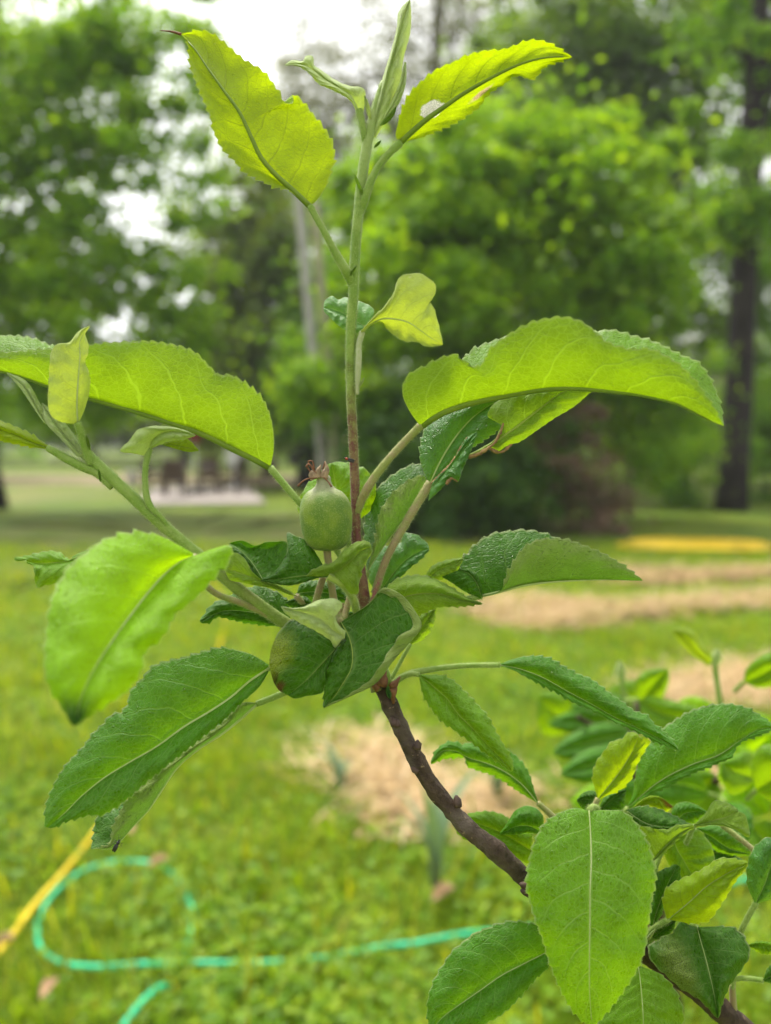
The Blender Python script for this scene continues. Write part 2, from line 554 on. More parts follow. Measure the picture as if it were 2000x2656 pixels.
# long thin stray grass stalks
gxs, gys = field(2600, 1.3, 8, 1.2)
n = len(gxs)
scatter_blades("tall_grass", np.column_stack([gxs, gys, gz(gxs, gys)]), rng.random(n) * 6.283, .12 + rng.random(n) * .16, .004 + rng.random(n) * .004,
               .2 + rng.random(n) * .8, np.clip(rng.normal(.75, .25, n), 0, 1), M_grass)


def scatter_leaflets(name, C, size, nrm, tone, mat, kind='stuff', parent=None, asp=.62, fold=.25):
    """one mesh of many small folded leaves: two triangles each side of a midrib"""
    n = len(C)
    nrm = nrm / np.linalg.norm(nrm, axis=1)[:, None]
    r = rng.normal(size=(n, 3))
    t = r - nrm * np.sum(r * nrm, 1)[:, None]; t /= np.linalg.norm(t, axis=1)[:, None]
    b = np.cross(nrm, t)
    s = size[:, None]
    A = C - t * s * .5; Tp = C + t * s * .5
    L = C + b * s * asp * .5 + nrm * s * fold * .5 - t * s * .06
    R = C - b * s * asp * .5 + nrm * s * fold * .5 - t * s * .06
    V = np.stack([A, L, Tp, R], 1).reshape(-1, 3)
    k = np.arange(n)[:, None] * 4
    tri = np.concatenate([k + [0, 2, 1], k + [0, 3, 2]], 1).reshape(-1, 3)
    me = mesh(V, tri)
    a = me.attributes.new('tone', 'FLOAT', 'FACE'); a.data.foreach_set('value', np.repeat(np.clip(tone, 0, 1), 2).astype(np.float32))
    return link(name, me, mat, parent, smooth=False, kind=kind)


M_clover = foliage_mat("clover_leaf", (.085, .20, .003), (.16, .30, .004), (.27, .38, .010), .45, 1.7)
cx, cy = field(31000, 1.2, 7.5, 1.2)
patch = np.sin(cx * 3.3 + 1.1 * np.sin(cy * 2.3 + 1)) * np.sin(cy * 2.9 + 1.4 * np.sin(cx * 2.1))
keep = (rng.random(len(cx)) < np.clip(.25 + patch, .05, 1))
for p in STRAW[:5]: keep &= ~inside(p, cx, cy)
cx, cy = cx[keep], cy[keep]
n = len(cx)
cl = np.repeat(np.column_stack([cx, cy, gz(cx, cy) + .02 + rng.random(n) * .05]), 3, 0)
an = np.repeat(rng.random(n) * 6.283, 3) + np.tile([0, 2.094, 4.189], n)
cl[:, 0] += np.cos(an) * .012; cl[:, 1] += np.sin(an) * .012
scatter_leaflets("clover", cl, .016 + rng.random(3 * n) * .014, np.array([0, 0, 1.0]) + rng.normal(0, .35, (3 * n, 3)), np.repeat(rng.random(n), 3), M_clover, asp=.85)

# ------------------------------------------------------------------ trees and shrubs
M_bark = bark_mat("grey_bark", (.115, .095, .075), (.055, .045, .035), 7)
M_bark_dark = bark_mat("dark_pine_bark", (.036, .029, .026), (.014, .011, .011), 5)
F_bright = foliage_mat("bright_foliage", (.080, .195, .002), (.150, .290, .003), (.210, .345, .006), .54, 2.0)
F_mid = foliage_mat("mid_foliage", (.060, .165, .003), (.115, .250, .005), (.185, .315, .010), .50, 1.9)
F_dark = foliage_mat("dark_foliage", (.020, .070, .004), (.045, .125, .006), (.085, .185, .008), .36, 1.5)
F_hazed = foliage_mat("hazed_grey_green_foliage", (.110, .140, .075), (.160, .190, .105), (.200, .230, .130), .35, 1.2)  # grey green leaves, the pale veil of distant haze mixed into their colour
F_olive = foliage_mat("olive_foliage", (.060, .110, .008), (.105, .175, .012), (.155, .225, .022), .45, 1.7)
F_tall = foliage_mat("muted_tall_foliage", (.060, .145, .010), (.110, .215, .015), (.165, .275, .024), .48, 1.8)
F_rust = foliage_mat("rusty_foliage", (.14, .085, .055), (.21, .14, .09), (.10, .115, .035), .25, 1.0)


def crown_data(blobs, leaf, per, cr, droop=.25):
    C, N, S, T = [], [], [], []
    for (px, py, d, rx, ry, rd, nc, *o) in blobs:
        den = o[0] if o else 1.0
        c0 = W(px, py, d)
        ax, az = rx / FPX * d, ry / FPX * d
        nc = max(3, int(nc * .62))
        cc = c0 + np.clip(rng.normal(0, .58, (nc, 3)), -1.25, 1.25) * np.array([ax, rd, az])
        for k in range(nc):
            m = max(3, int(per * den * (.5 + rng.random())))
            rad = cr * (.45 + 1.0 * rng.random() ** 1.5)
            w = rng.normal(size=(m, 3)); w /= np.linalg.norm(w, axis=1)[:, None]
            q = w * (rng.random(m) ** .55)[:, None] * np.array([rad * rng.uniform(.7, 1.5), rad, rad * rng.uniform(.35, .95)])
            q += rng.normal(0, .22 * rad, q.shape)
            q[:, 2] -= droop * (q[:, 0] ** 2 + q[:, 1] ** 2) / rad * .6
            C.append(cc[k] + q)
            N.append(np.array([0, 0, .8]) + rng.normal(0, .6, (m, 3)) + .6 * w)
            S.append(leaf * (.6 + .8 * rng.random(m)))
            T.append(np.clip(rng.normal(.25 + .5 * rng.random(), .20, m), 0, 1))
        m = int(nc * per * den * .12)
        w = rng.normal(size=(m, 3)); w /= np.linalg.norm(w, axis=1)[:, None]
        C.append(c0 + rng.normal(0, .68, (m, 3)) * np.array([ax, rd, az]))
        N.append(rng.normal(0, .8, (m, 3)) + [0, 0, .6]); S.append(leaf * (.6 + .8 * rng.random(m))); T.append(rng.random(m))
    return np.concatenate(C), np.concatenate(S), np.concatenate(N), np.concatenate(T)


def tree(name, label, cat, base, top, r0, r1, blobs, leaf, per, cr, fmat, bmat, limbs=8, group=None, stems=1, droop=.25, bend=.15):
    """base, top: world points of the trunk; limbs run from the trunk into the crown's masses"""
    base, top = np.asarray(base, float), np.asarray(top, float)
    root = thing(name, label, cat, base, group)
    n = 14
    t = np.linspace(0, 1, n)[:, None]
    P = base + (top - base) * t
    P[:, 0] += bend * np.sin(t[:, 0] * 4 + base[0]); P[:, 1] += bend * np.sin(t[:, 0] * 3 + base[1])
    P[0] = base - [0, 0, .15]
    R = r0 + (r1 - r0) * t[:, 0] ** .8
    R[0] *= 1.25; R[1] *= 1.05
    bump = 1 + rng.normal(0, .045, (n, 12))
    tube("trunk", P, R, bmat, root, 12, bump)
    bl = [b for b in blobs]
    for k in range(limbs):
        b = bl[k % len(bl)]
        e = W(b[0], b[1], b[2]) + rng.normal(0, .35, 3) * np.array([b[3] / FPX * b[2], b[5], b[4] / FPX * b[2]])
        f = .35 + .6 * rng.random()
        s = P[int(f * (n - 1))]
        if e[2] < s[2] - .6: e[2] = s[2] - .3
        L = np.linalg.norm(e - s)
        q = np.stack([s + (e - s) * x + np.array([0, 0, .10 * L * math.sin(math.pi * x)]) + rng.normal(0, .02 * L, 3) * (x > 0) for x in np.linspace(0, 1, 7)])
        rr = np.interp(f, [0, 1], [r0, r1]) * .45
        tube("branch", q, np.linspace(rr, rr * .15, 7), bmat, root, 7)
    C, S, N, T = crown_data(blobs, leaf, per, cr, droop)
    C[:, 2] = np.maximum(C[:, 2], .03)
    scatter_leaflets("crown", C, S, N, T, fmat, 'stuff', root)
    return root


def at(px, d, z=0.0):
    """world point on the ground at column px, distance d"""
    return np.array([(px - 1000) / FPX * d * 1.0, d, z])


# big pine on the right, its trunk dark and bare
tree("pine_tree", "tall dark straight trunk at the right edge, bare of branches low down", "tree", at(1898, 16.2), W(1990, -350, 16.2), .30, .21,
     [(2050, -200, 16.5, 500, 160, 2.0, 60), (1990, 120, 16.0, 150, 80, 1.0, 16), (1950, 540, 15.4, 140, 50, .8, 22), (1900, 400, 15.4, 60, 40, .6, 6), (2010, 330, 16.8, 90, 60, .8, 12), (2010, 640, 17, 70, 50, .8, 10)], .17, 130, .50, F_mid, M_bark_dark, 6, bend=.02)
# bright layered broadleaf right of centre
tree("broadleaf_tree", "bright green bushy tree with layered drooping foliage right of the thin shoot", "tree", at(1262, 14.0), W(1330, 300, 14.2), .16, .05,
     [(1180, 520, 13.6, 170, 120, 1.0, 40), (1350, 430, 13.8, 210, 140, 1.2, 56), (1330, 680, 13.2, 270, 170, 1.2, 96), (1120, 640, 13.3, 150, 130, 1.0, 42),
      (1560, 640, 13.6, 190, 130, 1.1, 50), (1540, 470, 14.0, 170, 110, 1.0, 30), (1050, 830, 13.2, 160, 90, .9, 34), (1250, 890, 12.8, 170, 70, .9, 30), (1620, 830, 13.4, 130, 60, .9, 20),
      (960, 560, 14.6, 120, 160, .8, 34)],
     .155, 190, .42, F_bright, M_bark, 12)
# tall grey green tree filling the top right
tree("tall_tree", "tall muted green tree rising behind the pine into the top corner", "tree", at(1700, 23), W(1650, -250, 23), .17, .08,
     [(1560, 110, 23, 250, 180, 2.4, 100), (1800, 80, 22, 240, 150, 2.4, 90), (1880, 330, 21, 170, 140, 1.8, 26, .6), (1430, 330, 24, 180, 150, 2.0, 56), (1690, 330, 23, 180, 110, 1.8, 34, .7), (1400, 80, 24, 120, 160, 2, 34), (1760, 600, 23, 170, 190, 1.6, 74, .55), (1990, 640, 24, 130, 240, 1.6, 70, .55), (1850, 850, 25, 190, 130, 1.6, 60, .6), (1640, 780, 24, 150, 150, 1.6, 50, .6)],
     .22, 170, .75, F_tall, M_bark, 9, group="trees round the lawn")
# leafy tree at the left
tree("shade_tree", "leafy green tree overhanging the left side, sky glinting through it", "tree", at(-10, 16.6), W(-30, -250, 16.6), .22, .10,
     [(60, 120, 16.2, 240, 160, 1.6, 84, .8), (320, 150, 15.8, 180, 130, 1.2, 46, .85), (150, 400, 15.6, 300, 160, 1.6, 92, .7), (440, 430, 15.6, 130, 150, 1.2, 22, .4), (100, 690, 15.2, 270, 150, 1.4, 84, .8),
      (370, 740, 15.0, 180, 150, 1.2, 40, .45), (60, 940, 15.0, 240, 110, 1.3, 70), (300, 970, 15.2, 210, 80, 1.1, 50), (490, 850, 15.6, 90, 90, 1.0, 12, .5), (-120, 450, 16, 200, 300, 1.8, 60)],
     .165, 190, .50, F_bright, M_bark_dark, 14)
# low dark shrubs under the trees
tree("dark_shrub", "dense dark green shrub under the bright tree right of centre", "shrub", at(1130, 12.0), at(1140, 12.0, 1.2), .05, .02,
     [(1130, 1270, 11.9, 170, 110, .9, 130), (1010, 1190, 12.3, 120, 130, .9, 80), (1310, 1270, 12.2, 130, 100, .8, 90), (1190, 1110, 12.6, 220, 80, .9, 90)], .10, 150, .26, F_dark, M_bark_dark, 6, bend=.05)
tree("rusty_shrub", "sparse shrub with rusty brown leaves beside the dark shrub", "shrub", at(1480, 12.6), at(1490, 12.6, 1.3), .04, .02,
     [(1460, 1210, 12.6, 120, 110, .8, 60), (1560, 1310, 12.4, 90, 60, .6, 36), (1400, 1090, 12.8, 120, 60, .8, 30)], .085, 120, .26, F_rust, M_bark_dark, 8, bend=.05)
tree("light_shrub", "lighter green shrub between the rusty shrub and the dark pine trunk", "shrub", at(1640, 14.4), at(1640, 14.4, 2.2), .05, .02,
     [(1600, 1110, 14.2, 150, 100, .9, 90), (1700, 1030, 14.6, 120, 110, .9, 60), (1540, 1000, 14.3, 130, 70, .8, 50)], .12, 130, .32, F_bright, M_bark, 7, bend=.05)
tree("dark_shrub", "dull green shrub on the grass just left of the pine's foot", "shrub", at(1740, 17.5), at(1740, 17.5, 1.4), .05, .02,
     [(1740, 1200, 17.4, 130, 80, 1.0, 90)], .12, 130, .34, F_mid, M_bark_dark, 5, bend=.05)
tree("dark_shrub", "green shrub behind the pine's foot at the right edge", "shrub", at(1995, 19), at(1995, 19, 1.8), .05, .02,
     [(2000, 1150, 19, 110, 120, 1.0, 90)], .13, 130, .36, F_mid, M_bark_dark, 5, bend=.05)
# middle distance, left of the shoot
tree("olive_tree", "shadowy olive tree standing left of the leaning poles", "tree", at(610, 27), W(600, 330, 27), .24, .09,
     [(590, 620, 27, 130, 130, 2.0, 46), (560, 860, 26.5, 90, 110, 1.8, 24), (700, 830, 26, 150, 150, 2.0, 60), (600, 1010, 26, 170, 100, 1.8, 60), (690, 540, 27, 110, 130, 1.6, 34)], .26, 150, .72, F_olive, M_bark_dark, 9, group="trees round the lawn")
tree("leafy_tree", "darker green tree just right of the leaning poles, behind the thin shoot", "tree", at(800, 25), W(830, 450, 25), .34, .10,
     [(850, 760, 24.5, 120, 140, 1.8, 42), (900, 960, 24, 140, 110, 1.8, 50), (810, 1070, 24, 130, 80, 1.6, 40), (990, 1060, 24.5, 150, 80, 1.6, 40), (930, 560, 26, 110, 120, 1.6, 30)], .24, 150, .68, F_mid, M_bark_dark, 9, group="trees round the lawn")
tree("low_branch_sapling", "small bright sapling in front of the leaning poles", "tree", at(830, 12.2), at(835, 12.2, 2.3), .035, .012,
     [(815, 1010, 12.2, 80, 50, .5, 20), (910, 1030, 12.3, 60, 45, .5, 12)], .13, 130, .32, F_bright, M_bark, 4, bend=.04)
# tall sparse tree in the sky gap
tree("sparse_tree", "tall grey tree with thin sparse leaves against the white sky", "tree", at(1130, 34), W(1142, -200, 34), .38, .16,
     [(1000, 120, 34, 190, 150, 3.0, 80, .5), (1210, 80, 34, 150, 150, 3.0, 90, .6), (900, 310, 33, 180, 120, 2.6, 90, .7), (1160, 330, 33, 170, 120, 2.6, 90, .8), (780, 150, 34, 90, 120, 2.4, 26, .5), (700, 400, 33, 120, 120, 2.4, 40, .8), (820, 520, 33, 140, 100, 2.4, 40, .9)],
     .17, 170, 1.25, F_hazed, M_bark, 16, group="trees round the lawn")
# far tree line closing the view
FARL = [("far_tree", "far pale tree glimpsed low behind the left tree", -200, 48), ("far_tree", "far tree behind the patio table, between two sky gaps", 250, 55),
        ("far_tree", "far dull green tree behind the olive tree", 480, 50), ("far_tree", "far hazy tree straight behind the leaning poles", 760, 52), ("far_tree", "far tree filling in behind the thin shoot", 1020, 50),
        ("far_tree", "far tree behind the dark shrub", 1280, 47), ("far_tree", "far tree left of the pine trunk", 1560, 56), ("far_tree", "far pale tree beyond the pine trunk", 1830, 60), ("far_tree", "far tree past the right edge of the pine", 2120, 52)]
for k, (nm, lb, px, d) in enumerate(FARL):
    h = [380, 160, 220, 500, 540, 480, 330, 330, 380][k]
    tree(nm, lb, "tree", at(px, d), W(px, 1150 - h, d), .30, .10,
         [(px + rng.normal(0, 30), 1150 - h * f, d + rng.normal(0, 1), 190 * (1.2 - .5 * f), h * .22, 2.6, int(44 * (1.3 - .65 * f))) for f in (.22, .5, .8)],
         0.42, 120, 1.2, [F_hazed, F_olive, F_olive, F_mid, F_mid, F_olive, F_hazed, F_hazed, F_mid][k], M_bark_dark, 5, group="far tree line")
# low growth along the far edge of the lawn
for k, (px, d, rx, lab) in enumerate([(-60, 30, 150, "low green bush at the far left behind the patio"), (640, 31, 110, "low bush by the dirt path behind the poles"), (1040, 27, 150, "low bush at the lawn's far edge behind the apple fruit"), (1420, 22, 130, "low bush behind the rusty shrub"), (1790, 30, 130, "low bush left of the pine's foot, far off"), (2050, 26, 120, "low bush right of the pine's foot")]):
    tree("bush", lab, "bush", at(px, d), at(px, d, 1.6), .05, .02, [(px, 1085, d, rx * 1.2, 75, 1.6, 80)], .18, 110, .6, [F_mid, F_olive, F_dark, F_olive, F_hazed, F_mid][k], M_bark_dark, 4, group="bushes at the lawn's edge", bend=.05)

# the wood beyond, read as one mass
wc = []
for k in range(1300):
    px_ = rng.uniform(-2300, 4300); d_ = rng.uniform(62, 80)
    hh = 3.0 + 5.5 * (.5 + .5 * math.sin(px_ * .006 + 1.2 * math.sin(px_ * .017))) * rng.random() ** .7
    wc.append([(px_ - 1000) / FPX * d_, d_, rng.random() ** .8 * hh + .3])
wc = np.array(wc); m_ = 70
Cq = np.repeat(wc, m_, 0) + rng.normal(0, 1, (len(wc) * m_, 3)) * [1.1, 1.1, .65]
Cq[:, 2] = np.maximum(Cq[:, 2], .05)
scatter_leaflets("far_woods", Cq, .45 * (.6 + .8 * rng.random(len(Cq))), np.array([0, -.3, 1.0]) + rng.normal(0, .6, Cq.shape), np.clip(np.repeat(rng.random(len(wc)), m_) + rng.normal(0, .15, len(Cq)), 0, 1), F_olive)

# ------------------------------------------------------------------ leaning poles
M_polegrey = plain("weathered_pole", (.44, .42, .40), .85, .22, 6, .3, 30, .01)
M_poletan = plain("tan_pole", (.50, .45, .33), .85, .22, 6, .3, 30, .01)
for nm, lb, p0, p1, r, m in [("wooden_pole", "grey leaning pole, the left of the leaning pair", (858, 1362), (768, 430), .088, M_polegrey), ("wooden_pole", "tan leaning pole close against the grey pole", (892, 1358), (806, 430), .078, M_poletan)]:
    a, b = G(*p0), None
    d = a @ FW - EYE @ FW
    top = W(p1[0], p1[1], d)
    P = np.linspace(a - [0, 0, .3], top, 14)
    tag(tube(nm, P, np.linspace(r * 1.12, r * .92, 14), m, None, 14, 1 + rng.normal(0, .012, (14, 14))), lb, "pole", "leaning poles")

# ------------------------------------------------------------------ patio, table, chairs, parasol
M_conc = plain("patio_concrete", (.37, .32, .30), .85, .15, 1.5, .3, 30, .01)
pa = [G(345, 1312)[:2], G(690, 1308)[:2], G(640, 1266)[:2], G(400, 1268)[:2]]
pv = [[x, y, z] for z in (-.1, .05) for x, y in pa]
link("patio", mesh(pv, [[4, 5, 6, 7], [0, 1, 5, 4], [1, 2, 6, 5], [2, 3, 7, 6], [3, 0, 4, 7]]), M_conc, kind='structure', smooth=False)
M_wicker = plain("dark_wicker", (.10, .065, .045), .7, .4, 30, .5, 80, .01)
M_tabletop = plain("table_metal", (.10, .085, .075), .45, .2, 10)
M_red = plain("red_canvas", (.30, .02, .03), .8, .25, 6)
M_white = plain("white_paint", (.78, .78, .80), .5, .08, 6)
M_cushion = plain("tan_cushion", (.40, .31, .20), .9, .2, 12)
tc = G(505, 1284)
tab = thing("patio_table", "dark round patio table in the middle of the concrete patio", "table", [tc[0], tc[1], .05])
v, f = lathe_data([(.0, .70), (.60, .70), (.62, .715), (.60, .73), (.0, .73)], [tc[0], tc[1], .05], 28); link("tabletop", mesh(v, f), M_tabletop, tab)
for k in range(4):
    a = math.pi / 4 + k * math.pi / 2
    tube("leg", np.array([[tc[0] + .42 * math.cos(a) * s, tc[1] + .42 * math.sin(a) * s, .05 + z] for s, z in ((1.1, 0), (1.0, .35), (.92, .7))]), .022, M_tabletop, tab, 8)
CH = [(-1.00, -.15, -90, "wicker chair on the left side of the patio table"), (.98, -.1, 90, "wicker chair on the right side of the patio table"), (-.25, -1.0, 10, "wicker chair with its back to the lawn, in front of the table"),
      (.1, 1.05, 180, "wicker chair behind the patio table"), (1.75, .5, 60, "wicker chair set apart to the right of the table")]


def chair(x, y, rz, label):
    root = thing("wicker_chair", label, "chair", [x, y, .05], "chairs on the patio")
    c, s = math.cos(rz), math.sin(rz)
    def X(p): return np.array([[x + q[0] * c - q[1] * s, y + q[0] * s + q[1] * c, .05 + q[2]] for q in p])
    v, f = box_data((0, 0, .40), (.54, .52, .09)); link("seat", mesh(X(v), f), M_wicker, root, False)
    v, f = box_data((0, 0, .47), (.47, .46, .06)); link("cushion", mesh(X(v), f), M_cushion, root, False)
    v, f = box_data((0, -.27, .68), (.54, .06, .52), 0, .16); link("backrest", mesh(X(v), f), M_wicker, root, False)
    for sx in (-1, 1):
        link("arm", mesh(*(lambda d: (X(d[0]), d[1]))(join_data([box_data((sx * .28, 0, .63), (.06, .54, .05)), box_data((sx * .28, .23, .52), (.05, .05, .2))]))), M_wicker, root, False)
        for sy in (-1, 1):
            v, f = box_data((sx * .25, sy * .23, .18), (.05, .05, .36)); link("leg", mesh(X(v), f), M_wicker, root, False)


for dx, dy, a, lb in CH: chair(tc[0] + dx, tc[1] + dy, math.radians(a), lb)


def parasol(name, label, x, y, z0, h, r):
    root = thing(name, label, "parasol", [x, y, z0], "folded parasols")
    tube("pole", [[x, y, z0], [x, y, z0 + h * .5], [x, y, z0 + h]], .022, M_white, root, 8)
    v, f = lathe_data([(.03, h * .58), (r, h * .60), (r * 1.05, h * .72), (r * .8, h * .86), (r * .3, h * .98), (.01, h * 1.02)], [x, y, z0], 16)
    v[:, 0] += .06 * r * np.sin(v[:, 2] * 9); link("canopy", mesh(v, f), M_red, root)
    v, f = lathe_data([(.0, .0), (.24, .0), (.24, .05), (.05, .09), (.0, .09)], [x, y, z0], 16); link("base", mesh(v, f), M_tabletop, root)


parasol("parasol", "folded red parasol standing through the patio table", tc[0] + .02, tc[1] + .02, .05, 2.35, .16)
b = G(899, 1238)
parasol("parasol", "folded red parasol far behind the leaning poles, away from the patio", b[0], b[1], 0, 1.55, .33)
wp = G(608, 1270)
po = thing("signpost", "white post with a square white panel at the back of the patio", "signpost", [wp[0], wp[1], 0])
v, f = box_data((wp[0], wp[1], .55), (.09, .09, 1.1)); link("post", mesh(v, f), M_white, po, False)
v, f = box_data((wp[0], wp[1] - .07, 1.02), (.42, .035, .50)); link("panel", mesh(v, f), M_white, po, False)
lw = G(405, 1255)
M_block = plain("pale_block", (.48, .46, .46), .85, .2, 4)
bn = thing("garden_bench", "long pale low bench at the back of the patio", "bench", [lw[0], lw[1], 0])
v, f = box_data((lw[0], lw[1], .42), (2.2, .45, .10)); link("seat", mesh(v, f), M_block, bn, False)
for s in (-.8, .8):
    v, f = box_data((lw[0] + s, lw[1], .185), (.22, .40, .37)); link("support", mesh(v, f), M_block, bn, False)

# ------------------------------------------------------------------ hoses
M_green_hose = plain("green_hose", (.030, .60, .30), .45, .2, 9)
M_yellow_hose = plain("yellow_hose", (.80, .56, .020), .45, .12, 9)


def ground_hose(pts, r, mat, name, label, lift=.012, n=140):
    P = curve([tuple(G(x, y)[:2]) for x, y in pts], n)
    z = gz(P[:, 0], P[:, 1]) + r + lift * (.55 + .45 * np.sin(np.arange(n) * .075 + 1) * np.cos(np.arange(n) * .031))
    sunk = np.array(G(*Z11([(640, 545)])[0])[:2])                # here it dips into the thatch
    z = z - .06 * np.exp(-((P - sunk) ** 2).sum(1) / .05 ** 2 / 2) * (np.arange(n) < .2 * n)
    return tag(tube(name, np.column_stack([P, z]), r, mat, None, 10), label, "hose")


hp = Z11([(440, 790), (500, 712), (570, 640), (640, 540), (682, 440), (694, 360), (672, 285), (625, 215), (540, 180), (430, 176), (320, 195), (210, 255), (145, 335), (132, 410), (165, 475), (240, 518), (340, 540), (550, 546), (800, 551), (1000, 547),
          (1200, 531), (1350, 512), (1500, 507), (1640, 487), (1800, 470), (2100, 420), (2480, 330), (2690, 285), (2900, 260)])
ground_hose(hp, .0078, M_green_hose, "garden_hose", "green garden hose looping over the lawn below the plant", .042, 260)
yp = [(-120, 2560), (0, 2445), (90, 2330), (160, 2255), (245, 2155), (330, 2050), (430, 1900), (520, 1760), (562, 1680), (582, 1610), (580, 1560), (540, 1520), (460, 1490), (330, 1470)]
ground_hose(yp, .0085, M_yellow_hose, "garden_hose", "yellow hose running across the lawn from the lower left", .026, 220)
co = G(1805, 1424)
th = np.linspace(0, 2 * math.pi * 5.3, 360)
rc = .66 + .30 * np.sin(th * .61) + .12 * np.sin(th * 1.37 + 1)
cxo, cyo = co[0] + .10 * np.sin(th * .23) + rc * 1.08 * np.cos(th), co[1] + .08 * np.cos(th * .31) + rc * .62 * np.sin(th)
tag(tube("garden_hose", np.column_stack([cxo, cyo, gz(cxo, cyo) + .05 + .05 * np.abs(np.sin(th * .45))]), .016, M_yellow_hose, None, 8), "coiled yellow hose lying flat on the grass near the pine", "hose")

# ------------------------------------------------------------------ strap leaved plants and dead leaves on the ground
M_strap = foliage_mat("strap_leaf", (.16, .26, .14), (.22, .33, .20), (.28, .38, .25), .3, 1.2)


def strap_plant(px, py, n, L, label):
    b = G(px, py)
    root = thing("strap_plant", label, "plant", [b[0], b[1], 0], "strap leaved plants in the straw")
    for k in range(n):
        a = rng.random() * 6.283; Lk = L * (.6 + .6 * rng.random()); le = .25 + .7 * rng.random()
        t = np.linspace(0, 1, 9)
        bend_ = le * t ** 1.6 * 1.6
        out = np.cumsum(np.sin(bend_)) / 9 * Lk; up = np.cumsum(np.cos(bend_)) / 9 * Lk
        c = np.column_stack([b[0] + math.cos(a) * out, b[1] + math.sin(a) * out, up])
        w = .022 * np.sin(np.pi * np.clip(t * .9 + .12, 0, 1)) ** .6 * (1 - .85 * t ** 4)
        s = np.array([-math.sin(a), math.cos(a), 0])
        V = np.stack([c - s * w[:, None], c - np.array([0, 0, .006]) , c + s * w[:, None]], 1).reshape(-1, 3)
        me = mesh(V, grid_faces(9, 3)); at_ = me.attributes.new('tone', 'FLOAT', 'FACE'); at_.data.foreach_set('value', np.full(16, rng.random(), np.float32))
        link("blade", me, M_strap, root)


strap_plant(1130, 2330, 7, .42, "pale strap leaved plant at the near edge of the straw, below the twig")
strap_plant(1290, 2110, 6, .34, "pale strap leaved plant in the middle of the straw behind the twig")
strap_plant(1560, 1990, 7, .36, "pale strap leaved plant in the straw behind the right hand leaves")
strap_plant(880, 2060, 5, .22, "small strap leaved plant at the left end of the straw")
M_dead = plain("dead_leaf_tan", (.50, .33, .19), .8, .3, 30)
for px, py, s, a, lb in [(1150, 2365, .085, .5, "tan dead leaf on the grass below the twig"), (410, 2280, .07, .4, "tan dead leaf inside the green hose loop"), (130, 2615, .06, 1.2, "small dead leaf near the lower left corner"),
                         (340, 2185, .05, 2.0, "small dead leaf above the hose loop"), (10, 2490, .06, .3, "dead leaf at the left edge beside the yellow hose")]:
    b = G(px, py)
    t = np.linspace(0, 1, 9); w = np.sin(np.pi * t) ** .8 * s * .28
    q = []
    for v_ in (-1, -.5, 0, .5, 1):
        q.append(np.column_stack([(t - .5) * s, v_ * w, .045 + .35 * s * v_ * v_ * np.sin(np.pi * t) + .25 * s * t ** 2]))
    V = np.stack(q, 1).reshape(-1, 3)
    c, s_ = math.cos(a), math.sin(a)
    V = V @ np.array([[c, -s_, 0], [s_, c, 0], [0, 0, 1]]).T + [b[0], b[1], 0]
    tag(link("dead_leaf", mesh(V, grid_faces(9, 5)), M_dead), lb, "dead leaf", "dead leaves on the lawn")


# ------------------------------------------------------------------ damp air
def haze_mat():
    m = bpy.data.materials.new("haze"); m.use_nodes = True
    nt = m.node_tree; nt.nodes.clear()
    v = nt.nodes.new("ShaderNodeVolumePrincipled")
    v.inputs['Color'].default_value = (.93, .95, .95, 1)
    v.inputs['Density'].default_value = .0012
    o = nt.nodes.new("ShaderNodeOutputMaterial")
    nt.links.new(v.outputs[0], o.inputs['Volume'])
    return m


v, f = box_data((0, 70, 14.5), (330, 290, 31.6))
link("haze", mesh(v, f), haze_mat(), smooth=False, kind='stuff')

# ------------------------------------------------------------------ the young apple tree in front
L_young = dict(top=(.200, .330, .008), bot=(.220, .300, .012), trans=(.44, .58, .002), tw=.56, vein_trans=-.55, vein_bot=.15, dew=.3, quilt=.5)
L_lime = dict(top=(.130, .300, .006), bot=(.165, .270, .020), trans=(.28, .44, .002), tw=.48, vein_trans=.9, vein_bot=.7, vein_top=.4, dew=.4, quilt=.8)
L_bright = dict(top=(.230, .470, .004), bot=(.190, .300, .020), trans=(.48, .74, .002), tw=.50, vein_trans=.4, dew=.5, quilt=.8)
L_mid = dict(top=(.046, .180, .004), bot=(.150, .235, .030), trans=(.22, .44, .003), tw=.42, vein_top=.42, vein_trans=.5, dew=.6)
L_old = dict(top=(.038, .130, .002), bot=(.185, .255, .050), trans=(.085, .25, .003), tw=.30, rough=.36, dew=.75, vein_top=.34, spec=.26)
L_blue = dict(top=(.050, .175, .030), bot=(.155, .265, .022), trans=(.20, .42, .012), tw=.36, rough=.34, dew=.8, quilt=1.1, spec=.4, vein_top=.15)
L_silver = dict(top=(.290, .420, .130), bot=(.420, .520, .220), trans=(.42, .54, .050), tw=.40, vein_bot=.25, dew=.1, sheen_b=.25, quilt=.6, rough=.6)
L_fresh = dict(top=(.120, .310, .004), bot=(.170, .270, .020), trans=(.28, .50, .002), tw=.42, vein_trans=.5, vein_top=.6, dew=.95, quilt=.7, spec=.4)
L_mint = dict(top=(.130, .300, .085), bot=(.170, .290, .040), trans=(.25, .48, .06), tw=.40, dew=.2, quilt=.5)
L_cream = dict(top=(.290, .400, .080), bot=(.340, .420, .100), trans=(.52, .62, .030), tw=.45, vein_trans=-.3, vein_bot=.2, dew=.15, sheen_b=.2, quilt=.5, rough=.55)
MATS = {}


def lm(style, spots=()):
    key = style if not spots else None
    if key and key in MATS: return MATS[key]
    m = leaf_mat("leaf_" + style, spots=spots, **globals()["L_" + style])
    if key: MATS[key] = m
    return m


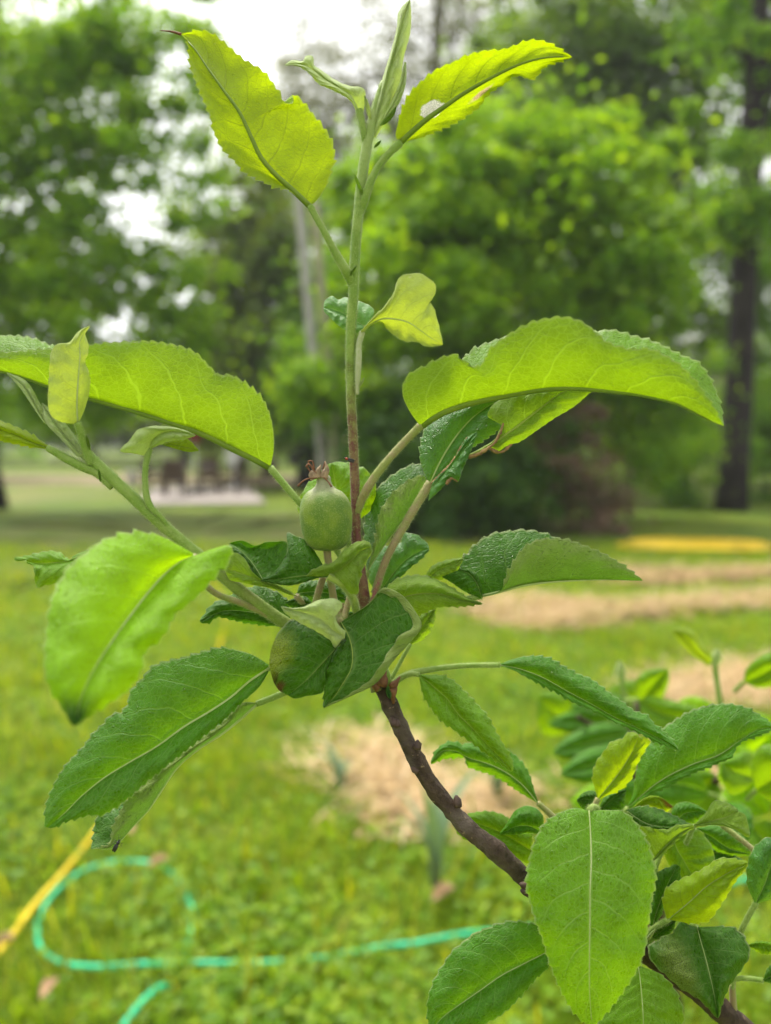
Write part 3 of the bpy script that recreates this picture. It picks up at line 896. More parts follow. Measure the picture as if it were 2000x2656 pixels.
def stem_mat(name, cols, sheen=.12, bump=.8):
    """young downy shoot: colour from a noise between two greens / reds"""
    t = NT(name)
    co = t.n('ShaderNodeTexCoord').outputs['Object']
    n = t.noise(co, 140, 4, .6); n2 = t.noise(co, 22, 2)
    c = t.mix(t.ramp(n, .35, .65), cols[0], cols[1])
    if len(cols) > 2: c = t.mix(t.math('MULTIPLY', t.ramp(n2, .45, .65), .6), c, cols[2])
    return t.out(t.pbsdf(c, .6, .35, t.bump(t.noise(co, 900, 3), bump, .0004), sheen))


def shoot_mat():
    """main shoot: green above, flushed dark red towards its foot (natural colour by height)"""
    t = NT("green_shoot_red_foot")
    g = t.n('ShaderNodeTexCoord').outputs['Object']
    uv = t.n('ShaderNodeAttribute', attribute_name='along').outputs['Fac']
    n = t.noise(g, 160, 4, .6)
    green = t.mix(t.ramp(n, .35, .65), (.14, .25, .018), (.22, .32, .05))
    red = t.mix(t.ramp(n, .35, .65), (.13, .035, .030), (.20, .12, .05))
    top = t.mix(t.ramp(n, .35, .65), (.32, .41, .13), (.25, .36, .08))
    k = t.math('ADD', uv, t.math('MULTIPLY_ADD', n, .30, -.15))
    c = t.mix(t.ramp(k, .52, .28), green, red)
    c = t.mix(t.ramp(k, .70, .92), c, top)
    return t.out(t.pbsdf(c, .6, .35, t.bump(t.noise(g, 900, 3), .9, .0005), .15))


S_shoot = shoot_mat()
S_green = stem_mat("green_downy_stem", [(.17, .29, .030), (.24, .34, .07)])
S_pink = stem_mat("pinkish_downy_stem", [(.30, .25, .12), (.25, .29, .07), (.30, .11, .10)])
S_pale = stem_mat("pale_vein", [(.42, .50, .20), (.34, .44, .12)], .3, .2)
S_olive = stem_mat("olive_vein", [(.17, .25, .015), (.13, .21, .012)], .1, .2)
S_yel = stem_mat("yellow_vein", [(.30, .38, .05), (.24, .33, .04)], .3, .2)
S_redfoot = stem_mat("red_stem", [(.24, .06, .07), (.26, .18, .07)])
M_fuzz = stem_mat("white_down", [(.40, .49, .17), (.34, .44, .13)], .1, 0)
M_wood = (lambda t: (lambda co: (lambda n, n2, n3: t.out(t.pbsdf(
    t.mix(t.math('MULTIPLY', t.ramp(n3, .66, .70), .7), t.mix(t.ramp(n2, .45, .65), t.mix(t.ramp(n, .3, .7), (.030, .019, .012), (.085, .056, .036)), (.125, .098, .075)), (.28, .20, .12)),
    .72, .3, t.bump(t.math('ADD', n, t.math('MULTIPLY', n3, .6)), 1.0, .0022))))(t.noise(co, 190, 6, .7), t.noise(co, 36, 3), t.noise(co, 420, 2)))(t.n('ShaderNodeTexCoord').outputs['Object']))(NT("apple_bark"))
M_bud = plain("bud_scale", (.085, .050, .036), .6, .4, 300, .5, 500, .0005)
M_dry = plain("dry_brown", (.20, .085, .035), .7, .4, 400, .4, 700, .0004)
M_torn = plain("torn_edge", (.34, .21, .09), .8, .4, 500, .4, 700, .0004)

ROOT_XY = (.205, .47)
apple = thing("apple_tree", "young apple tree with one green fruitlet, filling the front of the view", "apple tree", (ROOT_XY[0], ROOT_XY[1], -.02))


def px_tube(name, pts, rpx, mat, parent, ns=10, n=None, lump=.05, along=False, label=None):
    """stem through (pixel, pixel, distance) points; rpx = radius in photo pixels at that distance"""
    n = n or max(8, len(pts) * 6)
    C = curve(pts, n)
    R = np.interp(np.linspace(0, 1, n), np.linspace(0, 1, len(rpx)), rpx) * C[:, 2] / FPX
    P = W(C[:, 0], C[:, 1], C[:, 2])
    bump = 1 + rng.normal(0, lump, (n, ns))
    o = tube(name, P, R, mat, parent, ns, bump, label=label)
    if along:
        a = o.data.attributes.new('along', 'FLOAT', 'POINT')
        a.data.foreach_set('value', np.repeat(np.linspace(0, 1, n), ns).astype(np.float32))
    return o, P, R


def fuzz(P, R, parent, dens=9, L=.00085, w=.00006):
    """fine down on a stem: one thin triangle per hair; dens = hairs per square millimetre"""
    seg = np.linalg.norm(np.diff(P, axis=0), axis=1)
    area = float(np.sum(seg * (R[:-1] + R[1:]) * math.pi)) * 1e6
    n = int(min(9000, area * dens))
    k = rng.choice(len(seg), n, p=seg / seg.sum()); f = rng.random(n)[:, None]
    c = P[k] * (1 - f) + P[k + 1] * f; r = (R[k, None] * (1 - f) + R[k + 1, None] * f)
    T = (P[k + 1] - P[k]) / seg[k][:, None]
    d = rng.normal(size=(n, 3)); d -= T * np.sum(d * T, 1)[:, None]; d /= np.linalg.norm(d, axis=1)[:, None]
    hair_mesh(c + d * r * .95, d * .9 + T * .25, L, w, parent)


def hair_mesh(B, D, L, w, parent, mat=None):
    n = len(B)
    D = D + rng.normal(0, .35, (n, 3)); D /= np.linalg.norm(D, axis=1)[:, None]
    S = np.cross(D, rng.normal(size=(n, 3))); S /= np.linalg.norm(S, axis=1)[:, None]
    ln = (L * (.5 + rng.random(n)))[:, None]
    bend = rng.normal(0, .25, (n, 3)) * ln
    V = np.stack([B - S * w, B + S * w, B + D * ln + bend], 1).reshape(-1, 3)
    return link("down", mesh(V, np.arange(3 * n).reshape(-1, 3)), mat or M_fuzz, parent, smooth=False, kind='stuff')


def stem(name, pts, rpx, mat, parent=None, dens=3, ns=10, label=None, along=False, hair=.00095):
    o, P, R = px_tube(name, pts, rpx, mat, parent or apple, ns, None, .04, along, label)
    if dens: fuzz(P, R, o, dens, hair)
    return o


def leaf(fr, mid, L, R, d, e=(0, 0), b=(.004, .004), face=('L', 'T'), style='mid', pet=None, pr=(8, 7), pm=None, ts=.0034, ta=.0016, wav=.0008,
         spots=(), label=None, vein=None, vr=1.0, down=0, name="leaf", parent=None, seed=None):
    """one apple leaf. mid, L, R: midrib and the two margins from base to tip in crop pixels (a margin may be a list of curves:
    the last is the margin, the earlier ones fold lines on the way to it). d: distances along the midrib; e: depth of each margin relative to it;
    b: arch of each half; face: which side of the named half is seen (T upper, U lower)"""
    r = np.random.default_rng(seed if seed is not None else int(abs(mid[0][0] * 7 + mid[0][1] * 13)) % 9999)
    mid = fr(mid)
    C0 = curve(mid, 60)
    dm = float(np.mean(d))
    length = np.sum(np.linalg.norm(np.diff(C0[:, :2], axis=0), axis=1)) * dm / FPX
    ta = ta * min(1.0, .35 + length / .10)
    nt = max(6, int(length / ts))
    nu = min(260, max(40, nt * 5))
    u = np.linspace(0, 1, nu)
    M = curve(mid, nu)
    dd = curve([(k, v) for k, v in zip(np.linspace(0, 1, len(d)), d)], nu)[:, 1] if len(d) > 1 else np.full(nu, d[0])
    saw = np.mod(u * nt, 1.0)
    tooth_amp = r.uniform(.6, 1.25, nt + 2)[np.clip((u * nt).astype(int), 0, nt)]
    tooth = (saw ** 1.1) * (saw < .82) + (1 - saw) / .18 * (saw >= .82)
    env = np.clip((u - .08) / .1, 0, 1) * np.clip((1 - u) / .05, 0, 1)
    NVH = 11
    vv = 1 - (1 - np.linspace(0, 1, NVH)) ** 1.25
    halves = []
    for s, side in enumerate((L, R)):
        curves = side if isinstance(side[0], list) else [side]
        es = e[s] if isinstance(e[s], (list, tuple)) else [e[s]]
        if len(es) < len(curves): es = list(es) + [es[-1]] * (len(curves) - len(es))
        K = [np.column_stack([M, dd])]
        for cpts, ek in zip(curves, es):
            q = curve(fr(cpts), nu)
            ramp = np.sin(np.pi * np.clip(u, 0, 1)) ** .5
            K.append(np.column_stack([q, dd + ek * ramp]))
        K = np.array(K)                                            # k, nu, 3
        # teeth on the margin
        o = K[-1][:, :2] - K[-2][:, :2]
        o = o / (np.linalg.norm(o, axis=1)[:, None] + 1e-6)
        tg = np.gradient(K[-1][:, :2], axis=0); tg /= np.linalg.norm(tg, axis=1)[:, None] + 1e-9
        amp = (ta * tooth_amp * tooth * env * FPX / dm)[:, None]
        nn = np.stack([tg[:, 1], -tg[:, 0]], -1); nn *= np.sign(np.sum(nn * o, 1))[:, None] + 1e-9
        teeth = nn * amp * .9 + tg * amp * .35
        kk = len(K) - 1
        rows = []
        for v in vv:
            x = v * kk; i = min(int(x), kk - 1); f = x - i
            if kk == 1: p = K[0] * (1 - f) + K[1] * f
            else:
                m0 = (K[i + 1] - K[i - 1]) / 2 if i > 0 else K[1] - K[0]
                m1 = (K[i + 2] - K[i]) / 2 if i + 2 <= kk else K[i + 1] - K[i]
                p = (2*f**3 - 3*f**2 + 1) * K[i] + (f**3 - 2*f**2 + f) * m0 + (-2*f**3 + 3*f**2) * K[i+1] + (f**3 - f**2) * m1
            p = p.copy()
            p[:, :2] += teeth * max(0, (v - .82) / .18)
            p[:, 2] += -b[s] * 4 * v * (1 - v) * np.sin(np.pi * u) ** .5
            ph = r.random() * 0
            p[:, 2] += wav * (v ** 1.5) * (np.sin(u * 21 + s * 2 + 1.7 * np.sin(u * 9 + s)) + .5 * np.sin(u * 43 + s)) * env
            p[:, 2] += .00035 * np.sin((u * 7.5 - 1.0 * v - .9 * v * v + .45 * s) * 2 * math.pi) * np.sin(np.pi * v) * env
            rows.append(p)
        halves.append(np.array(rows))                              # nv, nu, 3
    rows = np.concatenate([halves[0][::-1], halves[1][1:]], 0)     # across, along, 3
    nv = rows.shape[0]
    X = W(rows[..., 0], rows[..., 1], rows[..., 2]).transpose(1, 0, 2)   # nu, nv, 3
    V = X.reshape(-1, 3)
    F = grid_faces(nu, nv)
    # which way do the faces of the named half look?
    js = slice(0, NVH - 1) if face[0] == 'L' else slice(NVH - 1, nv - 1)
    q = F.reshape(nu - 1, nv - 1, 4)[:, js].reshape(-1, 4)
    nrm = np.cross(V[q[:, 2]] - V[q[:, 0]], V[q[:, 3]] - V[q[:, 1]])
    facing = np.sum(nrm * (EYE - V[q].mean(1))) > 0
    if facing != (face[1] == 'T'): F = F[:, ::-1]
    me = mesh(V, F)
    s_m = np.concatenate([[0], np.cumsum(np.linalg.norm(np.diff(X[:, NVH - 1], axis=0), axis=1))])
    t_m = np.zeros((nu, nv))
    t_m[:, NVH:] = np.cumsum(np.linalg.norm(np.diff(X[:, NVH - 1:], axis=1), axis=2), 1)
    t_m[:, :NVH - 1] = -np.cumsum(np.linalg.norm(np.diff(X[:, NVH - 1::-1], axis=1), axis=2), 1)[:, ::-1]
    vc = np.concatenate([-vv[::-1], vv[1:]]) * .5 + .5
    uvA = np.stack([np.repeat(u[:, None], nv, 1), np.repeat(vc[None, :], nu, 0)], -1).reshape(-1, 2)
    off = r.random() * .5
    uvB = np.stack([np.repeat(s_m[:, None], nv, 1) + off, t_m + off], -1).reshape(-1, 2)
    li = np.zeros(len(me.loops), np.int32); me.loops.foreach_get('vertex_index', li)
    for nm, uvx in (('leaf', uvA), ('metric', uvB)):
        l = me.uv_layers.new(name=nm); l.data.foreach_set('uv', uvx[li].astype(np.float32).ravel())
    sp = []
    for (x, y, rs, rt, col, soft) in spots:
        x, y = fr([(x, y)])[0]
        front = (rows[..., 0] - x) ** 2 + (rows[..., 1] - y) ** 2
        j, i = np.unravel_index(np.argmin(front), front.shape)
        sp.append((float(s_m[i] + off), float(t_m[i, j] + off), rs, rt, col, soft))
    o = link(name, me, lm(style, tuple(sp)), parent or apple, label=label)
    if parent is not None and parent is not apple: o.location = (0, 0, 0)
    # midrib: thick at the base, a low ridge both sides
    mi = np.linspace(0, nu - 1, 26).astype(int)
    mp = X[mi, NVH - 1]
    tube("midrib", mp[:-1], np.linspace(.00062, .00013, 25) * vr * (.62 if face[1] == 'T' else 1.0) * min(1.2, length / .06), vein or (S_olive if style == 'young' or vr > 2 else S_yel if style == 'lime' else S_pale), o, 7)
    if pet is not None:
        pts = fr(pet) if not isinstance(pet[0], tuple) or len(pet[0]) == 3 else fr([p + (dm,) for p in pet])
        pt, P, Rr = px_tube("petiole", pts, pr, pm or S_green, o, 9, None, .03)
        fuzz(P, Rr, pt, 4)
        pt.location = (0, 0, 0)
        for c in pt.children: c.location = (0, 0, 0)
    if down:
        n = int(down)
        j = np.where(rng.random(n) < .5, 0, nv - 1); i = rng.integers(int(nu * .05), nu - 1, n)
        B = X[i, j]; inn = X[i, np.where(j == 0, 1, nv - 2)]
        D = (B - inn) / (np.linalg.norm(B - inn, axis=1)[:, None] + 1e-9)
        hair_mesh(B, D, .0006, .00004, o).location = (0, 0, 0)
    return o


# sub-parts sit under parts whose own origin is already shifted: keep their world geometry
def scale_leaf(fr, base, tip, w, d, style='silver', face=('L', 'U'), name="stipule", e=(.0005, .0005), bow=0.0, parent=None):
    """small simple leaflet between two crop points"""
    b_, t_ = np.array(base, float), np.array(tip, float)
    ax = t_ - b_; n_ = np.array([-ax[1], ax[0]]); n_ /= np.linalg.norm(n_) + 1e-9
    k = np.linspace(0, 1, 6)
    mid = [tuple(b_ + ax * x + n_ * bow * 4 * x * (1 - x)) for x in k]
    hw = w * np.sin(np.pi * np.clip(k * .93 + .07, 0, 1)) ** .7; hw[-1] = 0
    L = [tuple(np.array(m) + n_ * h) for m, h in zip(mid, hw)]
    R = [tuple(np.array(m) - n_ * h) for m, h in zip(mid, hw)]
    return leaf(fr, mid, L, R, d, e, (.0006, .0006), face, style, ta=.0002, wav=.0001, name=name, vr=.5, parent=parent)


D0 = .320
# --- wood: from the ground up to the fruiting spur
px = [(985, 1775, .324), (1010, 1825, .323), (1040, 1890, .322), (1075, 1960, .321), (1115, 2030, .320), (1165, 2095, .320), (1215, 2150, .320), (1290, 2210, .322), (1360, 2275, .326),
      (1480, 2350, .334), (1600, 2425, .340), (1700, 2488, .343), (1800, 2560, .347), (1910, 2655, .352)]
Cw = curve(px, 90)
Pw = W(Cw[:, 0], Cw[:, 1], Cw[:, 2])
foot = np.array([ROOT_XY[0], ROOT_XY[1], -.04])
low = curve([tuple(Pw[-1]), tuple(Pw[-1] + (Pw[-1] - Pw[-6]) * 2.0), (ROOT_XY[0] + .015, ROOT_XY[1] - .06, .62), (ROOT_XY[0] + .008, ROOT_XY[1] - .01, .3), tuple(foot)], 40)[1:]
Pw = np.concatenate([Pw, low])
tt = np.linspace(0, 1, 90)
rw = (np.interp(tt, [0, .06, .12, .3, .55, .75, 1], [18, 20, 20, 21, 24, 27, 30]) * Cw[:, 2] / FPX)
for c, wdt, k in ((.045, .015, .22), (.10, .012, .10), (.175, .016, .16), (.25, .014, .12), (.33, .014, .14), (.41, .018, .20), (.52, .012, .16), (.70, .014, .12)):
    rw *= 1 + k * np.exp(-((tt - c) / wdt) ** 2)
rw = np.concatenate([rw, np.linspace(rw[-1], .013, 39)])
wood = tube("branch", Pw, rw, M_wood, apple, 20, 1 + rng.normal(0, .05, (len(Pw), 20)))
Rw = rw


def knob(x, y, d, size, dirx, diry, name="spur", mat=None, stretch=1.25):
    """stubby bud or spur standing out of the bark"""
    c = W(x, y, d)
    ax = dirx * RX - diry * UP; ax = ax / np.linalg.norm(ax)
    if name == "spur":
        tw = Pw[np.argmin(np.linalg.norm(Pw - c, axis=1))] - Pw[np.argmin(np.linalg.norm(Pw - c, axis=1)) + 2]
        ax = ax * .55 + .85 * tw / np.linalg.norm(tw); ax /= np.linalg.norm(ax)
        c = c - ax * size * d / FPX * .4
    s = size * d / FPX * (.85 if name == "spur" else 1.0)
    P = np.stack([c + ax * s * k for k in (-.8, -.2, .4, .9, stretch)])
    return tube(name, P, np.array([1.05, 1.1, .95, .6, .25]) * s * .8, mat or M_bud, wood, 9, 1 + rng.normal(0, .10, (5, 9)))


for x, y, s, dx, dy in [(1018, 1868, 14, -.3, -1), (1030, 1872, 12, .3, -1), (1083, 1928, 14, .9, -.6), (1073, 1995, 12, -1, .2), (1185, 2074, 17, .8, -.7), (1192, 2148, 13, -1, .3), (1363, 2312, 20, -.8, .5), (1355, 2295, 13, -1, -.2)]:
    knob(x, y, .318, s, dx, dy)
for x, y, s, dx, dy in [(992, 1765, 17, .25, -1), (1022, 1776, 12, .6, -.8), (975, 1780, 13, -.6, -.6), (1018, 1795, 14, .1, 1)]:
    knob(x, y, .319, s, dx, dy, "bud_scale", M_dry, 2.2)

# --- shoots
shoot = stem("shoot", [(950, 1640, .325), (944, 1560, .325), (934, 1480, .325), (925, 1400, .325), (922, 1300, .325), (918, 1180, .325), (910, 1000, .325), (909, 880, .325), (917, 760, .325), (921, 660, .326), (929, 560, .326),
                       (941, 450, .327), (955, 360, .328), (975, 280, .329), (996, 215, .330)],
             [19, 17, 13.5, 11.8, 11.8, 12, 12.4, 12.8, 13.2, 13.2, 13.5, 13.5, 13.5, 12.5, 10], S_shoot, dens=6, ns=14, along=True)
stem("spur", [(985, 1790, .324), (968, 1735, .325), (952, 1670, .326), (946, 1610, .325)], [22, 19, 18, 19], stem_mat("spur_bark", [(.10, .10, .035), (.20, .11, .06), (.15, .19, .05)]), dens=3, ns=12)
stem("shoot", [(930, 1700, .326), (850, 1655, .325), (750, 1622, .322), (690, 1582, .320), (640, 1545, .318), (570, 1487, .316), (500, 1427, .316), (420, 1360, .317), (350, 1295, .318), (280, 1230, .319), (225, 1180, .320), (165, 1120, .321), (120, 1065, .322)],
     [16, 16, 16, 16, 15.5, 16, 14.5, 15.5, 15, 15, 15.5, 14, 10], stem_mat("green_side_shoot", [(.16, .28, .025), (.23, .34, .06), (.21, .19, .05)]), dens=6, ns=14)

# --- top of the main shoot
leaf(Z1, [(960, 1275), (850, 1170), (745, 1075), (660, 975), (600, 850), (530, 700), (430, 560), (330, 420), (240, 290), (165, 212)],
     [(960, 1275), (880, 1210), (820, 1168), (740, 1150), (640, 1100), (560, 1060), (490, 980), (430, 920), (380, 830), (345, 700), (300, 600), (260, 500), (225, 400), (215, 300), (205, 250), (165, 212)],
     [(960, 1275), (1000, 1240), (1060, 1150), (1085, 1070), (1110, 960), (1085, 860), (1040, 790), (960, 690), (900, 620), (855, 590), (838, 640), (808, 640), (770, 580), (730, 520), (650, 430), (560, 380), (500, 330), (420, 260), (350, 210), (300, 195), (220, 200), (165, 212)],
     (.318, .314, .313, .320), (-.005, .006), (-.004, -.004), ('L', 'U'), 'young', pet=[(1232, 1790, .3255), (1205, 1715, .324), (1182, 1670, .322), (1140, 1600, .321), (1060, 1450, .319), (960, 1270, .318)], pr=(10, 13, 11, 9, 8.5, 9), vr=1.7, down=500,
     label="large translucent yellow-green leaf with a notched edge, upper left of the shoot")
px_tube("dry_tip", [(470, 89, .320), (446, 82, .320), (416, 79, .321)], [4, 2.5, .8], M_dry, apple, 6)
leaf(Z2, [(330, 880), (400, 815), (500, 730), (600, 660), (700, 590), (800, 530), (900, 475), (1000, 425), (1100, 385), (1200, 360), (1300, 350), (1390, 352)],
     [(325, 885), (303, 850), (315, 760), (350, 660), (400, 570), (460, 510), (560, 430), (650, 390), (750, 345), (850, 318), (960, 310), (1050, 280), (1120, 255), (1180, 252), (1260, 275), (1320, 310), (1390, 352)],
     [(335, 888), (380, 870), (440, 855), (540, 810), (640, 770), (740, 710), (830, 640), (850, 600), (880, 570), (960, 520), (1030, 470), (1080, 468), (1130, 485), (1170, 470), (1190, 440), (1240, 400), (1300, 380), (1390, 352)],
     (.324, .318, .314, .318), (-.004, .007), (-.003, -.003), ('L', 'U'), 'young', pet=[(70, 1340, .3265), (92, 1280, .326), (112, 1220, .325), (150, 1110, .324), (225, 985, .324), (330, 880, .324)], pr=(10, 12, 11, 9, 9, 10), vr=1.7, down=500,
     spots=[(530, 678, .0046, .0043, (.90, .86, .80), .10), (825, 575, .0050, .0010, (.62, .46, .24), .4)], label="translucent yellow-green leaf with a papery white spot, upper right of the shoot")
leaf(Z1, [(1262, 690), (1210, 590), (1140, 540), (1050, 485), (980, 430), (920, 400), (860, 395), (808, 400)],
     [(1295, 690), (1290, 545), (1200, 530), (1110, 490), (1040, 440), (985, 400), (975, 345), (935, 350), (920, 375), (850, 372), (808, 398)],
     [(1250, 690), (1210, 620), (1150, 580), (1080, 545), (1020, 520), (960, 455), (930, 430), (900, 412), (850, 402), (808, 404)],
     (.327, .322, .320, .318), (.003, -.002), (.002, .002), ('L', 'U'), 'silver', pet=[(1305, 905, .328), (1290, 800, .327), (1265, 680, .327)], pr=(8, 9, 10), down=300, ta=.0005,
     label="narrow silvery leaf twisting to the left near the shoot tip")
leaf(Z1, [(1335, 850), (1400, 650), (1440, 480), (1490, 300), (1530, 150), (1578, -5)],
     [(1310, 850), (1350, 700), (1390, 560), (1430, 420), (1475, 270), (1500, 160), (1508, 80), (1545, 25), (1580, -5)],
     [(1370, 850), (1430, 740), (1480, 610), (1520, 480), (1545, 330), (1580, 200), (1585, 100), (1580, -5)],
     (.329, .328, .327, .327), (.003, .004), (.004, .004), ('L', 'U'), 'silver', down=300, ta=.0003, label="rolled downy leaf standing at the very tip of the shoot")
leaf(Z1, [(1415, 745), (1480, 640), (1530, 520), (1552, 385)], [(1400, 740), (1455, 640), (1510, 520), (1545, 380)], [(1440, 745), (1520, 620), (1555, 500), (1556, 385)],
     (.328, .326, .325), (.002, .002), (.002, .002), ('L', 'U'), 'silver', ta=.0002, spots=[(1480, 590, .0035, .0010, (.22, .10, .03), .3)], down=150, label="small rolled downy leaf with a brown streak beside the shoot tip")
scale_leaf(Z1, (1395, 775), (1497, 655), 17, (.326, .324), 'mid', bow=10)
scale_leaf(Z1, (1342, 755), (1298, 585), 15, (.327, .325), 'silver')
scale_leaf(Z1, (1358, 912), (1402, 866), 10, (.326, .324), 'mid')
scale_leaf(Z1, (1290, 1212), (1233, 1070), 12, (.324, .321), 'mid')
scale_leaf(Z1, (1205, 1705), (1252, 1635), 11, (.322, .320), 'mid')
scale_leaf(Z4, (638, 965), (682, 884), 9, (.323, .321), 'silver')

# --- curled pair half way up the shoot
leaf(Z4, [(650, 575), (720, 505), (800, 465), (900, 465), (1000, 490), (1090, 550), (1160, 600), (1245, 650)],
     [(645, 565), (740, 455), (820, 380), (895, 270), (935, 165), (1010, 140), (1100, 145), (1150, 180), (1195, 230), (1190, 280), (1155, 330), (1185, 400), (1210, 490), (1230, 570), (1245, 650)],
     [(665, 580), (740, 500), (800, 485), (850, 540), (910, 590), (980, 625), (1060, 630), (1130, 660), (1190, 660), (1245, 650)],
     (.325, .318, .314, .312), (-.006, .006), (.003, -.003), ('L', 'U'), 'cream', pet=[(628, 1010, .3235), (634, 880, .3225), (640, 720, .3225), (642, 640, .324), (665, 560, .325)], pr=(4, 6.5, 8, 8, 8), pm=stem_mat("pale_downy_petiole", [(.42, .44, .26), (.34, .40, .18)]), ta=.0006, vr=1.3, down=350,
     label="pale lime leaf curling like a wing to the right of the shoot")
leaf(Z4, [(690, 520), (600, 470), (500, 410), (388, 380)], [(705, 500), (750, 400), (690, 355), (620, 330), (540, 310), (490, 325), (450, 300), (400, 330), (388, 380)],
     [(680, 530), (620, 570), (540, 540), (480, 500), (430, 450), (395, 415), (388, 380)], (.328, .332, .336), (.002, -.003), (.003, .003), ('L', 'T'), 'mint', ta=.0005,
     pet=[(640, 640, .327), (660, 570, .327), (690, 520, .328)], pr=(6, 6, 6), label="small bluish green leaf behind the shoot")

# --- big leaves to the right
leaf(Z5, [(175, 600), (250, 550), (400, 495), (550, 462), (700, 435), (850, 420), (1000, 428), (1100, 437), (1200, 450), (1300, 470), (1400, 495), (1500, 545), (1570, 580), (1625, 602)],
     [(165, 590), (190, 480), (260, 350), (370, 283), (420, 240), (520, 195), (640, 160), (860, 130), (1000, 150), (1080, 143), (1180, 170), (1290, 200), (1400, 255), (1500, 300), (1560, 380), (1600, 480), (1625, 602)],
     [(165, 600), (110, 520), (82, 450), (85, 400), (120, 350), (180, 320), (250, 285), (330, 266), (375, 292), (430, 322), (470, 300), (500, 240), (560, 190), (620, 150), (700, 110), (790, 88), (860, 83), (930, 98), (1000, 150), (1050, 195), (1150, 232), (1280, 240), (1350, 270), (1430, 330), (1500, 405), (1560, 490), (1625, 602)],
     (.318, .312, .300, .288, .280), (.014, -.012), (.004, .004), ('R', 'U'), 'lime', pet=[(-145, 1030, .325), (-112, 950, .3235), (-80, 890, .322), (0, 780, .321), (90, 680, .320), (175, 595, .318)], pr=(10, 12, 11, 10, 10, 11), pm=S_pink, vr=2.2, down=900,
     label="long lime leaf arching to the right, seen from below with a wavy upper edge")
tl = leaf(Z5, [(215, 875), (270, 760), (340, 650), (420, 560), (540, 480), (700, 420), (880, 415)],
     [(205, 870), (170, 780), (172, 680), (200, 600), (260, 540), (400, 470), (560, 420), (720, 390), (880, 415)],
     [(225, 872), (250, 850), (330, 780), (400, 715), (480, 660), (560, 600), (620, 540), (740, 470), (880, 415)],
     (.326, .332, .338, .342), (.003, -.002), (.004, .003), ('L', 'T'), 'blue', pet=[(-52, 1405, .325), (0, 1250, .325), (90, 1080, .325), (215, 872, .326)], pr=(10, 10, 11, 12), pm=S_pink, vr=1.3,
     label="wet bluish leaf chewed ragged by insects, hanging behind the long lime leaf")
leaf(Z5, [(398, 748), (470, 712), (540, 668), (640, 598), (740, 520), (850, 440), (1000, 405)],
     [(398, 740), (470, 700), (525, 665), (545, 628), (562, 588), (535, 560), (495, 562), (500, 520), (560, 470), (650, 430), (780, 400), (900, 390), (1000, 405)],
     [(398, 758), (460, 735), (510, 705), (540, 722), (575, 700), (605, 688), (640, 678), (700, 640), (800, 570), (900, 510), (1000, 425)],
     (.322, .320, .322, .328), (.002, .002), (.002, .002), ('L', 'U'), 'lime', name="torn_lobe", parent=tl, ta=.0004, vr=1.2)
leaf(Z5, [(215, 905), (260, 850), (320, 775), (380, 700), (440, 630)], [(225, 872), (255, 840), (310, 790), (345, 735), (390, 660), (440, 628)],
     [(205, 962), (250, 920), (285, 880), (318, 850), (345, 866), (368, 812), (398, 745), (440, 640)], (.322, .321, .322), (.002, -.003), (.002, .002), ('L', 'T'), 'blue', name="torn_lobe", parent=tl, ta=.0008, ts=.002, vr=.6)
for k, pts in enumerate([[(222, 880, .3235), (262, 838, .3225), (300, 800, .3225), (330, 762, .3225), (362, 712, .3225), (392, 655, .3225)], [(400, 755, .3205), (470, 722, .3185), (525, 682, .3185), (548, 640, .3185), (566, 588, .3195)],
                         [(500, 710, .3195), (545, 728, .3200), (608, 690, .3200)], [(290, 880, .3190), (322, 852, .3185), (348, 868, .3185)]]):
    o, _, _ = px_tube("torn_edge", Z5(pts), [3.6, 4.6, 3.0, 4.2, 2], M_torn, tl, 6, 26, .35); o.location = (0, 0, 0)

# V-folded dark leaf right of the stem
leaf(Z14, [(1005, 1110), (1100, 960), (1240, 770), (1330, 650), (1430, 500), (1490, 400), (1520, 330)],
     [(1000, 1100), (990, 900), (995, 640), (1010, 540), (1090, 400), (1200, 300), (1330, 215), (1400, 190), (1470, 182), (1490, 240), (1520, 330)],
     [(1008, 1100), (1040, 980), (1075, 850), (1098, 720), (1125, 600), (1200, 470), (1300, 370), (1400, 308), (1490, 280), (1520, 330)],
     (.329, .330, .331, .332), (.012, -.006), (.003, .003), ('R', 'U'), 'old', pet=[(960, 1380, .327), (975, 1240, .328), (1005, 1110, .329)], pr=(7, 7, 8), down=300, label="dark folded leaf close behind the right petiole, pale underside showing")
leaf(Z6, [(1150, 570), (1220, 470), (1290, 385), (1380, 320), (1460, 292)], [(1130, 560), (1085, 480), (1120, 350), (1190, 280), (1285, 255), (1310, 200), (1375, 210), (1430, 248), (1460, 292)],
     [(1165, 575), (1230, 520), (1290, 460), (1350, 400), (1420, 345), (1460, 292)], (.334, .336, .338), (.004, -.004), (.003, .003), ('L', 'T'), 'blue', pet=[(1075, 720, .330), (1105, 640, .332), (1150, 570, .334)], pr=(7, 7, 7),
     label="glossy grey-green leaf low behind the pink petiole")
